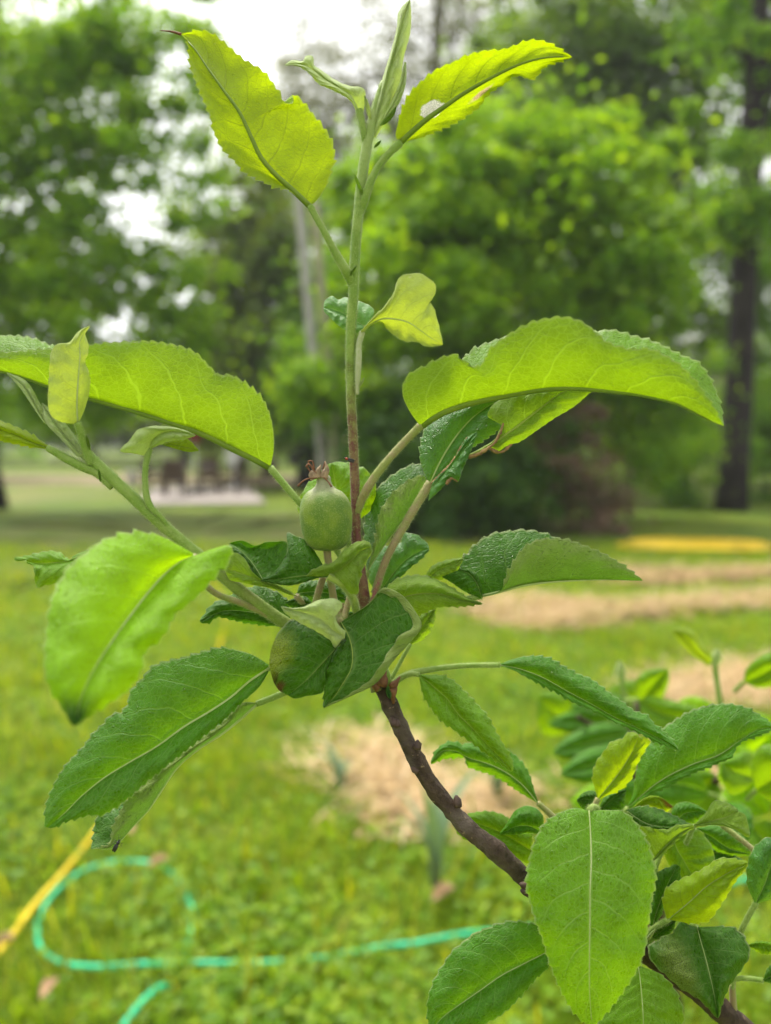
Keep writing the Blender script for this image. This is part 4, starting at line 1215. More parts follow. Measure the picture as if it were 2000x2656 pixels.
# folded leaf reaching right
leaf(Z5, [(462, 1418), (555, 1396), (650, 1370), (780, 1352), (900, 1344), (1050, 1340), (1235, 1345)],
     [(455, 1412), (385, 1340), (345, 1280), (375, 1240), (420, 1185), (500, 1128), (600, 1108), (700, 1106), (800, 1135), (950, 1200), (1235, 1345)],
     [(470, 1420), (550, 1394), (585, 1320), (620, 1250), (660, 1195), (720, 1155), (790, 1145), (880, 1155), (960, 1182), (1060, 1225), (1150, 1280), (1235, 1345)],
     (.318, .314, .310, .308), (.012, -.010), (.003, .004), ('R', 'U'), 'old', pet=[(-120, 1500, .326), (150, 1460, .324), (350, 1440, .320), (462, 1418, .318)], pr=(8, 8, 8, 8), down=400,
     label="pointed leaf folded along its midrib, reaching right over the straw")
leaf(Z5, [(462, 1425), (440, 1360), (400, 1310), (352, 1292)], [(468, 1428), (452, 1345), (410, 1290), (352, 1290)], [(455, 1430), (380, 1395), (320, 1355), (270, 1325)], (.316, .316, .318), (.001, .003), (.002, .002), ('R', 'T'), 'old', ta=.0005,
     label="narrow dark curl at the base of the folded pointed leaf")
leaf(Z5, [(200, 1335), (260, 1290), (320, 1265), (372, 1240)], [(188, 1325), (225, 1275), (300, 1245), (372, 1236)], [(210, 1340), (280, 1335), (340, 1300), (372, 1242)], (.322, .320, .320), (.001, .001), (.003, .003), ('L', 'U'), 'lime', ta=.0007,
     label="small olive leaf edge curling up behind the pointed leaf")
leaf(SP, [(1000, 1575), (1060, 1545), (1130, 1540), (1200, 1556), (1252, 1566)], [(995, 1560), (1010, 1517), (1046, 1499), (1090, 1494), (1130, 1504), (1172, 1526), (1215, 1552), (1252, 1566)],
     [(1010, 1590), (1080, 1596), (1130, 1576), (1200, 1571), (1252, 1566)], (.318, .314, .313), (.004, .002), (.006, .003), ('L', 'U'), 'lime', pet=[(952, 1640, .322), (975, 1605, .320), (1000, 1575, .318)], pr=(7, 7, 7), down=200,
     label="olive green leaf seen from below, curving right just above the big dark leaf")
leaf(Z6, [(1345, 880), (1400, 800), (1450, 730), (1500, 660)], [(1335, 870), (1350, 790), (1400, 700), (1500, 660)], [(1350, 885), (1420, 850), (1490, 745), (1500, 660)], (.330, .330, .331), (.002, .002), (.002, .002), ('L', 'U'), 'lime',
     pet=[(1190, 1150, .326), (1240, 1070, .327), (1300, 960, .329), (1345, 880, .330)], pr=(6, 5, 5, 5), label="small yellowish leaf hanging behind the big dark leaf")

# --- centre rosette
leaf(Z6, [(915, 748), (960, 830), (985, 930), (978, 1030), (930, 1120), (870, 1210), (810, 1278)],
     [(905, 742), (925, 800), (935, 850), (880, 925), (835, 1030), (815, 1150), (810, 1278)],
     [[(940, 728), (1080, 640), (1160, 555), (1270, 598), (1345, 690), (1392, 790), (1340, 870), (1230, 990), (1120, 1130), (960, 1210), (810, 1278)],
      [(938, 730), (1077, 643), (1158, 560), (1265, 603), (1336, 693), (1366, 770), (1290, 830), (1190, 975), (1090, 1110), (950, 1202), (810, 1276)]],
     (.312, .305, .300, .300), (.002, [.003, -.003]), (.003, .005), ('R', 'T'), 'old', pet=[(925, 640, .322), (900, 700, .318), (915, 748, .312)], pr=(8, 8, 8), pm=S_pink, wav=.0012, vr=1.2, vein=S_yel,
     label="big dark glossy blistered leaf in the middle with a pale rolled edge")
leaf(Z6, [(935, 830), (880, 910), (800, 1000), (700, 1105), (590, 1198)], [(930, 830), (800, 830), (700, 755), (620, 728), (545, 790), (490, 900), (474, 980), (490, 1085), (530, 1165), (590, 1200)],
     [(938, 840), (870, 940), (835, 1050), (800, 1180), (700, 1203), (620, 1216), (590, 1200)], (.308, .304, .302), (.002, -.002), (.005, .003), ('L', 'T'), 'old', vein=S_yel, vr=.9, ta=.0004,
     spots=[(495, 1105, .0026, .0030, (.035, .014, .008), .30), (535, 1160, .0022, .0026, (.12, .05, .02), .5), (500, 960, .0060, .0075, (.26, .34, .02), .6)], label="dark leaf with a scorched brown margin, low in the middle")
leaf(Z6, [(938, 845), (870, 800), (780, 730), (680, 690), (545, 655)], [(945, 800), (905, 770), (880, 700), (922, 650), (905, 615), (830, 603), (765, 615), (700, 648), (620, 660), (545, 650)],
     [(925, 850), (880, 905), (850, 860), (780, 810), (700, 770), (620, 725), (560, 680)], (.306, .300, .303), (-.003, .002), (.004, .003), ('L', 'U'), 'silver', ta=.0006, down=250, label="pale downy leaf margin flopped over the scorched leaf")
leaf(Z6, [(840, 460), (760, 455), (650, 465), (540, 480), (420, 488)], [(815, 415), (760, 320), (690, 235), (640, 215), (586, 192), (588, 300), (540, 395), (480, 455), (420, 485)],
     [(840, 470), (770, 475), (690, 500), (600, 520), (510, 510), (420, 490)], (.310, .306, .306), (.005, -.003), (.004, .002), ('L', 'T'), 'old', ta=.0004, vr=1.0, vein=S_yel, label="dark green leaf with an upright flap left below the fruitlet")
leaf(Z6, [(835, 462), (910, 420), (990, 350), (1050, 300), (1103, 282)], [(690, 470), (740, 425), (800, 402), (880, 368), (930, 310), (1000, 262), (1060, 248), (1103, 278)],
     [(845, 475), (930, 525), (1008, 577), (1030, 470), (1060, 390), (1090, 335), (1104, 286)], (.306, .303, .306), (-.001, -.001), (.004, .004), ('L', 'U'), 'lime', pet=[(1015, 690, .318), (985, 590, .311), (930, 520, .304), (835, 465, .303)], pr=(10, 10, 10, 9), pm=S_yel, down=250,
     label="light green leaf curving up under the fruitlet, seen from below")
leaf(Z6, [(430, 480), (400, 430), (350, 360), (290, 300), (228, 262)], [(470, 470), (540, 410), (582, 330), (582, 255), (520, 250), (450, 256), (380, 276), (310, 244), (228, 260)], [(420, 485), (370, 440), (332, 370), (290, 330), (240, 310), (226, 268)],
     (.314, .318, .322), (.003, -.002), (-.004, .002), ('L', 'T'), 'old', ta=.0006, label="dark hollow leaf at the left of the rosette")
leaf(Z6, [(640, 585), (520, 530), (410, 488), (300, 450), (200, 415)], [(610, 560), (500, 505), (420, 480), (365, 430), (310, 345), (250, 318), (215, 370), (200, 412)], [(600, 580), (500, 542), (400, 522), (300, 500), (225, 480), (200, 425)],
     (.314, .310, .310), (.001, .001), (.002, .002), ('L', 'U'), 'lime', pet=[(760, 700, .322), (690, 640, .319), (640, 585, .314)], pr=(8, 8, 8), pm=S_pink, ta=.0005, label="olive leaf underside below the dark hollow leaf")
leaf(Z6, [(565, 770), (450, 705), (320, 680), (180, 680), (45, 742)], [(600, 720), (590, 625), (500, 555), (410, 528), (325, 542), (200, 600), (120, 642), (80, 690), (42, 738)], [(540, 775), (380, 756), (250, 731), (150, 713), (85, 752), (45, 746)],
     (.328, .328, .326, .322), (.003, .000), (.003, .003), ('L', 'T'), 'old', pet=[(680, 800, .327), (620, 790, .328), (565, 770, .328)], pr=(7, 7, 7), label="dark leaf lying left beneath the side shoot")
leaf(Z6, [(640, 570), (720, 560), (820, 565), (960, 605)], [(645, 560), (660, 520), (730, 492), (820, 498), (900, 520), (960, 600)], [(645, 575), (690, 600), (770, 630), (870, 650), (960, 612)], (.333, .333, .333), (.002, .002), (.002, .002), ('L', 'T'), 'old', label="dark leaf in the shade behind the fruit stalk")
leaf(Z6, [(740, 650), (690, 628), (640, 615), (575, 625)], [(745, 640), (700, 590), (630, 598), (575, 620)], [(735, 665), (680, 670), (620, 660), (575, 635)], (.318, .318, .318), (.002, .002), (.002, .002), ('L', 'T'), 'old', ta=.0005, label="small dark leaf edge above the pale flopped margin")
leaf(Z6, [(1000, 690), (960, 720), (930, 760)], [(1010, 690), (985, 740), (930, 765)], [(985, 680), (945, 690), (925, 755)], (.326, .326), (.001, .001), (.001, .001), ('L', 'T'), 'old', ta=.0003, label="dark leaf scrap deep in the rosette")
leaf(Z14, [(770, 690), (755, 520), (735, 350), (700, 178)], [(720, 690), (420, 580), (432, 470), (520, 330), (600, 250), (650, 210), (675, 185), (700, 172)], [(850, 690), (1000, 610), (1070, 500), (1085, 400), (1050, 290), (965, 215), (860, 172), (770, 165), (700, 172)],
     (.334, .338, .341), (.003, .004), (.004, .004), ('R', 'T'), 'lime', pet=[(890, 1000, .328), (840, 850, .331), (770, 690, .334)], pr=(8, 8, 8), label="broad bright leaf behind the fruitlet and the shoot")
stem("leaf_stalk", [(838, 1497, .318), (825, 1540, .318), (812, 1590, .318), (800, 1640, .319)], [9, 9, 9, 9], S_pink, dens=4)
stem("leaf_stalk", [(912, 1535, .320), (900, 1575, .318), (888, 1620, .314)], [8, 8, 9], S_pink, dens=4)
stem("leaf_stalk", [(946, 1655, .322), (955, 1610, .320), (968, 1555, .322), (985, 1500, .324)], [9, 8, 7, 5], S_redfoot, dens=4)

# --- left side
leaf(Z7, [(1050, 190), (980, 220), (890, 290), (800, 390), (700, 520), (600, 660), (510, 800), (440, 950), (400, 1110)],
     [(1045, 180), (960, 130), (850, 80), (740, 70), (640, 84), (540, 120), (470, 170), (390, 240), (320, 340), (280, 450), (255, 600), (245, 750), (252, 850), (300, 950), (340, 1010), (365, 1055), (400, 1110)],
     [(1065, 190), (1150, 152), (1250, 142), (1242, 200), (1170, 280), (1090, 380), (1000, 460), (940, 505), (900, 590), (860, 640), (775, 710), (765, 790), (700, 900), (560, 1000), (480, 1055), (400, 1110)],
     (.270, .256, .240, .226, .216), (-.004, .006), (.006, .004), ('L', 'T'), 'bright', pet=[(1600, 600, .324), (1540, 562, .322), (1300, 445, .314), (1160, 390, .302), (1080, 310, .286), (1050, 195, .270)], pr=(8, 8, 8, 8, 8, 9), pm=S_pink, vr=1.3, vein=S_pale, down=700, wav=.0010,
     spots=[(400, 1090, .006, .008, (.05, .16, .01), .8)], label="large bright yellow-green leaf nearest the camera, out of focus at the left")
leaf(Z7, [(1452, 800), (1350, 868), (1250, 955), (1130, 1035), (1000, 1112), (850, 1220), (690, 1312), (560, 1392), (440, 1490), (340, 1590), (258, 1658)],
     [(1455, 780), (1350, 720), (1270, 700), (1180, 690), (1120, 705), (1000, 740), (900, 765), (830, 790), (760, 870), (710, 920), (690, 1000), (655, 1042), (612, 1050), (560, 1100), (500, 1160), (440, 1240), (370, 1310), (320, 1380), (290, 1440), (255, 1530), (240, 1655)],
     [(1450, 820), (1400, 900), (1300, 985), (1200, 1080), (1100, 1160), (1000, 1240), (900, 1320), (800, 1400), (700, 1490), (620, 1550), (540, 1590), (480, 1590), (400, 1612), (340, 1628), (300, 1655), (258, 1660)],
     (.314, .308, .302, .298), (.004, -.006), (.004, .003), ('L', 'T'), 'mid', pet=[(1700, 720, .322), (1560, 760, .318), (1452, 800, .314)], pr=(8, 8, 8), vr=1.6, vein=S_pale, down=400, label="big dark green leaf at the lower left with a pale midrib, pointing down left")
leaf(Z7, [(1385, 992), (1300, 1070), (1200, 1150), (1060, 1242), (950, 1342), (870, 1462), (790, 1580), (720, 1652), (660, 1722), (600, 1772), (492, 1772)],
     [(1375, 985), (1280, 1000), (1150, 1120), (1000, 1260), (850, 1400), (690, 1510), (620, 1556), (525, 1604), (512, 1680), (492, 1772)],
     [(1388, 985), (1330, 980), (1200, 1100), (1050, 1210), (900, 1330), (780, 1430), (690, 1512), (640, 1600), (606, 1680), (596, 1745), (492, 1776)],
     (.319, .316, .312, .308), (.012, -.004), (.002, .003), ('R', 'U'), 'old', pet=[(1720, 850, .324), (1520, 938, .321), (1385, 992, .319)], pr=(8, 8, 8), down=250, label="folded leaf tucked under the big dark left leaf, tip curled and dark")
leaf(Z7, [(470, 195), (400, 212), (310, 225), (200, 230), (75, 206)], [(480, 158), (425, 178), (372, 214), (330, 180), (262, 168), (200, 180), (140, 195), (75, 204)], [(440, 240), (372, 300), (315, 335), (255, 345), (200, 357), (190, 300), (178, 245), (140, 222), (75, 210)],
     (.330, .334, .336), (.002, -.004), (.002, .003), ('L', 'T'), 'lime', pet=[(1000, 150, .318), (800, 190, .324), (600, 205, .328), (470, 195, .330)], pr=(6, 6, 6, 6), label="small frilly young leaf peeping out left of the blurred bright leaf")
leaf(Z3, [(1535, 948), (1450, 902), (1300, 832), (1150, 757), (1000, 706), (850, 657), (700, 611), (500, 556), (280, 490), (150, 442), (0, 400), (-150, 372), (-320, 380)],
     [(1530, 935), (1500, 800), (1400, 620), (1200, 480), (950, 380), (700, 300), (500, 290), (300, 262), (200, 222), (100, 204), (0, 203), (-120, 240), (-320, 380)],
     [(1540, 940), (1556, 850), (1550, 720), (1530, 640), (1490, 560), (1430, 500), (1380, 460), (1300, 425), (1240, 422), (1185, 370), (1110, 300), (1040, 268), (960, 250), (850, 235), (700, 238), (600, 245), (500, 255), (300, 278), (200, 282), (100, 290), (0, 300), (-150, 330), (-320, 380)],
     (.330, .330, .330, .334), (.014, -.012), (.004, .005), ('R', 'U'), 'lime', pet=[(2035, 1700, .328), (1950, 1480, .329), (1800, 1260, .330), (1666, 1105, .330), (1535, 948, .330)], pr=(8, 8, 8, 8.5, 9.5), pm=S_green, vr=2.2, down=700,
     label="broad green leaf at the left seen from below, net of pale veins showing")
leaf(Z3, [(440, 690), (437, 600), (442, 480), (450, 380), (455, 300), (452, 240), (472, 190), (512, 142)], [(425, 700), (350, 690), (290, 650), (273, 580), (278, 480), (285, 350), (300, 270), (330, 245), (390, 240), (422, 205), (455, 168), (512, 142)],
     [(450, 692), (480, 620), (502, 540), (510, 440), (500, 390), (482, 350), (500, 300), (500, 240), (484, 190), (512, 145)], (.312, .308, .308, .312), (-.004, .008), (.002, .002), ('L', 'U'), 'cream', pet=[(520, 930, .3185), (482, 820, .316), (440, 690, .312)], pr=(12, 11, 9), ta=.0004, down=300,
     label="yellowish upright young leaf near the tip of the left shoot")
leaf(Z3, [(470, 885), (380, 780), (290, 660), (235, 580)], [(440, 890), (340, 780), (260, 690), (235, 575)], [(490, 870), (420, 760), (320, 640), (240, 580)], (.318, .318, .320), (.001, .002), (.003, .003), ('L', 'U'), 'silver', ta=.0002, down=200, label="downy sheath leaf wrapped round the left shoot tip")
leaf(Z3, [(262, 700), (205, 600), (130, 480), (38, 410)], [(245, 690), (185, 600), (110, 490), (38, 412)], [(280, 690), (225, 580), (140, 450), (40, 408)], (.320, .321, .322), (.002, .002), (.003, .003), ('L', 'U'), 'silver', ta=.0002, down=150, label="pointed downy bud leaf at the end of the left shoot")
leaf(Z3, [(270, 835), (180, 805), (80, 762), (0, 735), (-170, 700)], [(270, 820), (200, 775), (90, 720), (0, 688), (-170, 690)], [(262, 845), (160, 825), (60, 806), (0, 792), (-170, 720)], (.318, .314, .308), (.003, .000), (.003, .003), ('L', 'U'), 'young', pet=[(640, 1060, .319), (560, 985, .319), (440, 930, .318), (270, 835, .318)], pr=(10, 12, 12, 9), down=200, label="yellow young leaf running out of the left edge")
scale_leaf(Z3, (512, 850), (492, 765), 9, (.315, .314), 'lime')
scale_leaf(Z3, (572, 1030), (560, 955), 9, (.312, .311), 'mid')
scale_leaf(Z3, (1300, 1600), (1298, 1525), 7, (.316, .315), 'lime')
leaf(Z3, [(845, 850), (872, 790), (930, 750), (1010, 745), (1112, 766)], [(832, 885), (760, 868), (684, 855), (735, 795), (790, 730), (835, 718), (950, 714), (1050, 735), (1112, 764)], [(850, 845), (895, 825), (960, 800), (1050, 787), (1112, 768)],
     (.318, .312, .314), (-.003, .002), (.003, .003), ('L', 'U'), 'silver', pet=[(965, 1300, .316), (920, 1235, .315), (855, 1170, .315), (825, 1040, .316), (835, 900, .317), (850, 840, .318)], pr=(5, 7, 9, 7.5, 7.5, 8.5), pm=S_green, ta=.0004, down=300, label="small silvery leaf drooping on an upright stalk above the left shoot")
leaf(Z3, [(920, 815), (1000, 822), (1130, 852)], [(925, 812), (1000, 795), (1065, 788), (1130, 850)], [(925, 820), (1000, 842), (1080, 860), (1130, 854)], (.318, .316, .314), (.001, .001), (.001, .001), ('L', 'U'), 'young', ta=.0003, label="yellow-green tip under the small silvery leaf")

# --- right of the spur
leaf(Z9, [(-5, 298), (100, 318), (250, 372), (400, 455), (550, 535), (700, 620), (850, 690), (980, 755), (1093, 820)], [(-5, 290), (80, 258), (160, 245), (240, 245), (310, 265), (370, 300), (450, 345), (550, 385), (650, 460), (750, 530), (830, 590), (900, 610), (940, 660), (1000, 710), (1060, 770), (1093, 816)],
     [(-5, 304), (80, 332), (180, 382), (280, 432), (360, 472), (440, 522), (560, 572), (650, 622), (750, 668), (850, 712), (930, 756), (1010, 790), (1093, 824)],
     (.326, .324, .318, .310), (.003, -.006), (.005, .002), ('L', 'T'), 'mid', pet=[(-690, 425, .324), (-590, 360, .325), (-435, 325, .327), (-260, 303, .328), (-5, 297, .326)], pr=(8, 8, 7, 6.5, 6.5), pm=S_green, down=300, label="long narrow leaf on a long stalk, slanting down to the right")
leaf(Z8, [(518, 415), (620, 500), (720, 590), (800, 700), (900, 800), (1010, 920), (1100, 1010), (1183, 1110)], [(520, 412), (600, 415), (680, 424), (760, 460), (850, 550), (950, 650), (1020, 740), (1060, 820), (1120, 920), (1168, 1000), (1190, 1080), (1183, 1112)],
     [(516, 418), (530, 500), (560, 580), (610, 660), (680, 740), (760, 800), (850, 862), (930, 920), (1000, 980), (1080, 1032), (1140, 1082), (1180, 1112)], (.322, .316, .310, .308), (.003, -.004), (.004, .003), ('L', 'T'), 'lime', pet=[(310, 490, .324), (390, 432, .324), (470, 408, .323), (518, 415, .322)], pr=(7, 7, 6, 6), vr=.8, down=400,
     label="oval lime leaf hanging below the long stalk")
stem("leaf_stalk", [(1006, 1778, .323), (1000, 1745, .322), (993, 1722, .322)], [12, 11, 8], S_green, dens=3)
scale_leaf(Z8, (290, 500), (310, 590), 18, (.318, .316), 'blue', ('L', 'T'), "small_leaf")
leaf(Z8, [(1370, 1335), (1270, 1215), (1150, 1120), (1000, 1048), (870, 1010), (770, 960), (690, 960), (602, 1052)], [(1368, 1320), (1330, 1200), (1290, 1100), (1220, 1010), (1150, 958), (1000, 920), (900, 905), (830, 918), (780, 903), (700, 912), (645, 955), (602, 1050)],
     [(1372, 1340), (1250, 1262), (1150, 1192), (1050, 1132), (920, 1092), (862, 1062), (845, 1010), (760, 1008), (680, 1020), (602, 1056)], (.345, .350, .352, .350), (.002, .004), (.003, .002), ('L', 'T'), 'mid', pet=[(1560, 1500, .345), (1470, 1425, .345), (1370, 1335, .345)], pr=(8, 8, 7), pm=S_pink, vein=S_pale,
     label="dark leaf with a recurved lime tip behind the lime leaf's point")
leaf(Z8, [(1325, 1680), (1180, 1590), (1020, 1510), (880, 1470), (765, 1482)], [(1330, 1560), (1200, 1500), (1150, 1440), (1020, 1400), (890, 1412), (820, 1450), (765, 1480)], [(1300, 1780), (1190, 1712), (1060, 1665), (920, 1620), (830, 1580), (785, 1535), (765, 1486)],
     (.345, .348, .350), (.003, -.003), (.004, .004), ('L', 'T'), 'lime', pet=[(1500, 1800, .345), (1400, 1730, .345), (1325, 1680, .345)], pr=(7, 7, 7), label="bright leaf crossing behind the brown twig")
leaf(Z8, [(1395, 1540), (1300, 1500), (1210, 1505), (1096, 1558)], [(1412, 1500), (1405, 1425), (1350, 1368), (1290, 1354), (1205, 1392), (1150, 1478), (1096, 1552)], [(1385, 1560), (1300, 1552), (1200, 1562), (1096, 1560)], (.336, .334, .334), (.002, -.001), (.004, .002), ('L', 'T'), 'mid',
     pet=[(1560, 1620, .338), (1480, 1580, .337), (1395, 1540, .336)], pr=(7, 7, 7), ta=.0003, label="small smooth leaf tucked left of the big front leaf")

# --- the cluster at the lower right
leaf(Z10, [(838, 92), (845, 200), (848, 320), (843, 450), (842, 600), (840, 750), (840, 900), (852, 1082)], [(830, 90), (780, 80), (700, 106), (630, 160), (590, 240), (566, 340), (556, 420), (575, 520), (600, 600), (630, 680), (660, 780), (700, 880), (760, 990), (800, 1040), (852, 1084)],
     [(846, 92), (920, 90), (990, 96), (1050, 150), (1100, 230), (1130, 330), (1138, 400), (1122, 500), (1106, 600), (1090, 720), (1060, 800), (1000, 900), (935, 985), (890, 1040), (852, 1084)],
     (.312, .302, .297, .297, .302), (.006, .006), (.003, .003), ('L', 'T'), 'fresh', pet=[(1050, 690, .338), (990, 420, .330), (900, 150, .322), (855, 75, .316), (838, 92, .312)], pr=(8, 8, 8, 8, 8), vr=.85, vein=S_pale, down=500, label="large flat bright leaf in front at the lower right, dewy with a white midrib")
leaf(Z10, [(642, 738), (540, 790), (440, 842), (350, 905), (250, 975), (170, 1035), (115, 1100)], [(640, 730), (625, 625), (560, 604), (480, 598), (400, 620), (320, 652), (270, 690), (220, 730), (180, 790), (150, 840), (122, 900), (105, 970), (108, 1040), (115, 1100)],
     [(648, 745), (660, 790), (600, 850), (530, 930), (450, 1010), (380, 1052), (300, 1085), (200, 1120), (115, 1104)], (.322, .316, .312), (.003, -.004), (.004, .004), ('L', 'T'), 'mid', pet=[(1030, 780, .340), (900, 770, .335), (760, 745, .328), (642, 738, .322)], pr=(7, 7, 7, 7), vr=1.1, label="dark dewy leaf at the bottom, left of the large flat bright leaf")
leaf(Z10, [(1062, 800), (1072, 870), (1080, 960), (1086, 1060), (1090, 1180)], [(1050, 805), (980, 850), (920, 930), (885, 1020), (890, 1100), (1090, 1190)], [(1075, 800), (1150, 830), (1215, 890), (1255, 970), (1268, 1040), (1240, 1110), (1090, 1190)], (.326, .318, .314), (.003, .003), (.003, .003), ('R', 'T'), 'lime',
     pet=[(1075, 730, .338), (1062, 770, .332), (1062, 800, .326)], pr=(7, 7, 7), vr=1.1, vein=S_pale, label="bright leaf at the bottom edge, half under the large flat leaf")
leaf(Z10, [(1330, 620), (1345, 680), (1365, 750), (1390, 850), (1410, 940), (1425, 1038)], [(1322, 622), (1250, 600), (1228, 640), (1160, 680), (1108, 722), (1122, 770), (1180, 830), (1260, 900), (1340, 950), (1400, 1010), (1425, 1038)],
     [(1338, 622), (1420, 620), (1500, 630), (1550, 680), (1568, 735), (1540, 800), (1480, 880), (1450, 950), (1425, 1038)], (.326, .318, .312), (.002, .004), (.005, .005), ('L', 'T'), 'old', pet=[(1120, 790, .342), (1180, 720, .338), (1260, 640, .332), (1330, 620, .326)], pr=(7, 6, 6, 6), vein=S_pale, spots=[(1250, 830, .011, .007, (.17, .25, .04), .7)],
     label="dark mottled leaf at the lower right with a drooping tip")
leaf(Z10, [(1200, 587), (1290, 512), (1380, 432), (1460, 382), (1562, 330)], [(1190, 582), (1175, 500), (1192, 450), (1250, 410), (1320, 380), (1380, 345), (1422, 315), (1500, 314), (1562, 328)], [(1210, 590), (1310, 602), (1380, 592), (1422, 540), (1462, 480), (1512, 400), (1562, 332)],
     (.324, .318, .316), (.003, .002), (.003, .004), ('L', 'T'), 'young', pet=[(1092, 690, .340), (1120, 640, .336), (1200, 587, .324)], pr=(7, 6, 7), vein=S_pale, label="yellow-green leaf pointing up right beside the large flat leaf")
leaf(Z10, [(1125, 625), (1150, 540), (1190, 440), (1240, 340)], [(1112, 610), (1120, 500), (1145, 380), (1240, 338)], [(1140, 625), (1175, 540), (1215, 450), (1248, 420), (1250, 345)], (.336, .334, .334), (.002, .002), (.002, .002), ('R', 'T'), 'old', pet=[(1085, 700, .342), (1125, 625, .336)], pr=(6, 6), label="dark leaf in shade between the flat leaf and the yellow-green leaf")
leaf(Z10, [(1130, 672), (1170, 640), (1200, 615), (1232, 592)], [(1125, 665), (1150, 610), (1200, 585), (1232, 588)], [(1140, 680), (1190, 665), (1225, 630), (1232, 596)], (.336, .335, .334), (.002, .002), (.002, .002), ('L', 'T'), 'old', ta=.0004, pet=[(1085, 720, .342), (1130, 672, .336)], pr=(5, 5), label="small dark leaf under the yellow-green leaf's stalk")
leaf(Z10, [(1218, 200), (1235, 260), (1275, 330), (1320, 410)], [(1205, 215), (1178, 270), (1205, 340), (1280, 410), (1320, 412)], [(1250, 190), (1320, 175), (1380, 230), (1405, 310), (1385, 370), (1322, 412)], (.352, .350, .348), (.003, .003), (.003, .003), ('L', 'T'), 'lime', vein=S_pale, pet=[(1120, 430, .346), (1160, 300, .350), (1218, 200, .352)], pr=(6, 6, 6), label="round lime leaf behind the yellow-green leaf")
leaf(Z13, [(640, 2110), (780, 1960), (880, 1870), (1000, 1808)], [(620, 2050), (560, 1920), (525, 1820), (640, 1832), (760, 1840), (880, 1800), (1000, 1802)], [(650, 2112), (740, 2040), (830, 1950), (920, 1870), (1000, 1812)], (.336, .332, .332), (-.003, .000), (.002, .002), ('L', 'U'), 'lime', pet=[(560, 2300, .342), (640, 2110, .336)], pr=(6, 6), vein=S_pale, label="lime underside of the folded dark leaf above the flat leaf")
leaf(Z13, [(420, 1680), (600, 1790), (780, 1815), (990, 1806)], [(410, 1672), (480, 1650), (580, 1640), (690, 1660), (800, 1710), (900, 1760), (990, 1802)], [(440, 1700), (520, 1800), (640, 1835), (800, 1835), (990, 1810)], (.340, .338, .336), (.006, .001), (.002, .002), ('L', 'T'), 'old', label="dark folded leaf just above the large flat leaf")
leaf(Z13, [(1000, 1805), (1130, 1770), (1280, 1730), (1380, 1680)], [(1000, 1798), (1100, 1700), (1190, 1585), (1260, 1600), (1330, 1630), (1385, 1670)], [(1005, 1812), (1200, 1800), (1330, 1830), (1480, 1900), (1465, 1790), (1440, 1710), (1385, 1680)], (.340, .336, .336), (.003, -.002), (.003, .003), ('L', 'U'), 'lime', ta=.0005, pet=[(930, 1960, .345), (1000, 1805, .340)], pr=(6, 6), label="yellowish cupped leaf at the right, seen from below")
leaf(Z13, [(820, 1790), (920, 1700), (1010, 1680), (1115, 1690)], [(800, 1690), (850, 1620), (920, 1600), (1020, 1625), (1115, 1685)], [(850, 1800), (980, 1800), (1060, 1740), (1115, 1692)], (.352, .352, .352), (.002, .002), (.003, .003), ('L', 'T'), 'mid', ta=.0003, label="light green leaf behind the cupped leaf")
leaf(Z13, [(500, 1640), (600, 1580), (700, 1565), (815, 1640)], [(480, 1640), (560, 1565), (680, 1548), (815, 1635)], [(520, 1650), (640, 1650), (740, 1700), (815, 1645)], (.358, .358, .358), (.002, .002), (.003, .003), ('L', 'T'), 'young', ta=.0003, spots=[(780, 1610, .004, .003, (.40, .22, .04), .5)], label="yellow leaf with a tanned tip behind the dark folded leaf")
leaf(Z13, [(1020, 1830), (1150, 1900), (1300, 2000), (1480, 2050)], [(1020, 1822), (1200, 1810), (1400, 1880), (1490, 2000)], [(1030, 1850), (1100, 1950), (1250, 2040), (1480, 2060)], (.362, .362, .362), (.002, .002), (.003, .003), ('L', 'T'), 'mid', label="green leaf in shade behind the pinkish stalk at the right")
stem("leaf_stalk", [(1872, 2140, .354), (1905, 2165, .352), (1952, 2203, .350), (1990, 2245, .352)], [7, 7, 7, 7], S_pink, dens=3)
leaf(Z9, [(598, 1122), (700, 1000), (790, 870), (850, 745)], [(590, 1110), (568, 980), (590, 900), (640, 830), (690, 770), (740, 760), (800, 712), (850, 735)], [(605, 1125), (660, 1100), (740, 1060), (800, 1000), (840, 900), (880, 830), (915, 760), (860, 735)],
     (.345, .342, .340), (.002, .002), (.003, .003), ('L', 'T'), 'young', pet=[(470, 1380, .342), (530, 1260, .344), (562, 1195, .345), (598, 1122, .345)], pr=(7, 7, 7, 7), pm=S_pink, vein=S_pale, label="pale yellow leaf standing up above the large flat leaf")
leaf(Z9, [(782, 1176), (1000, 1002), (1180, 912), (1350, 850), (1475, 765), (1590, 695), (1700, 682)], [(778, 1170), (808, 1110), (828, 1000), (872, 850), (940, 750), (1000, 690), (1080, 640), (1180, 580), (1280, 550), (1400, 540), (1500, 560), (1600, 612), (1700, 680)],
     [(790, 1182), (900, 1105), (1050, 1035), (1200, 955), (1340, 900), (1425, 858), (1452, 800), (1500, 760), (1580, 735), (1700, 686)], (.352, .348, .346, .346), (.005, -.006), (.004, .002), ('L', 'T'), 'mid', pet=[(560, 1500, .346), (700, 1290, .352), (782, 1176, .352)], pr=(7, 7, 7), vein=S_pale, vr=1.1,
     label="broad dark green leaf spreading to the right edge above the cluster")
leaf(Z9, [(600, 1120), (560, 1130), (520, 1125), (468, 1132)], [(605, 1100), (570, 1074), (500, 1090), (466, 1128)], [(600, 1190), (560, 1205), (500, 1180), (468, 1140)], (.356, .356, .356), (.002, .002), (.003, .003), ('L', 'T'), 'old', ta=.0003, label="dark round leaf behind the pale yellow leaf's stalk, left half")
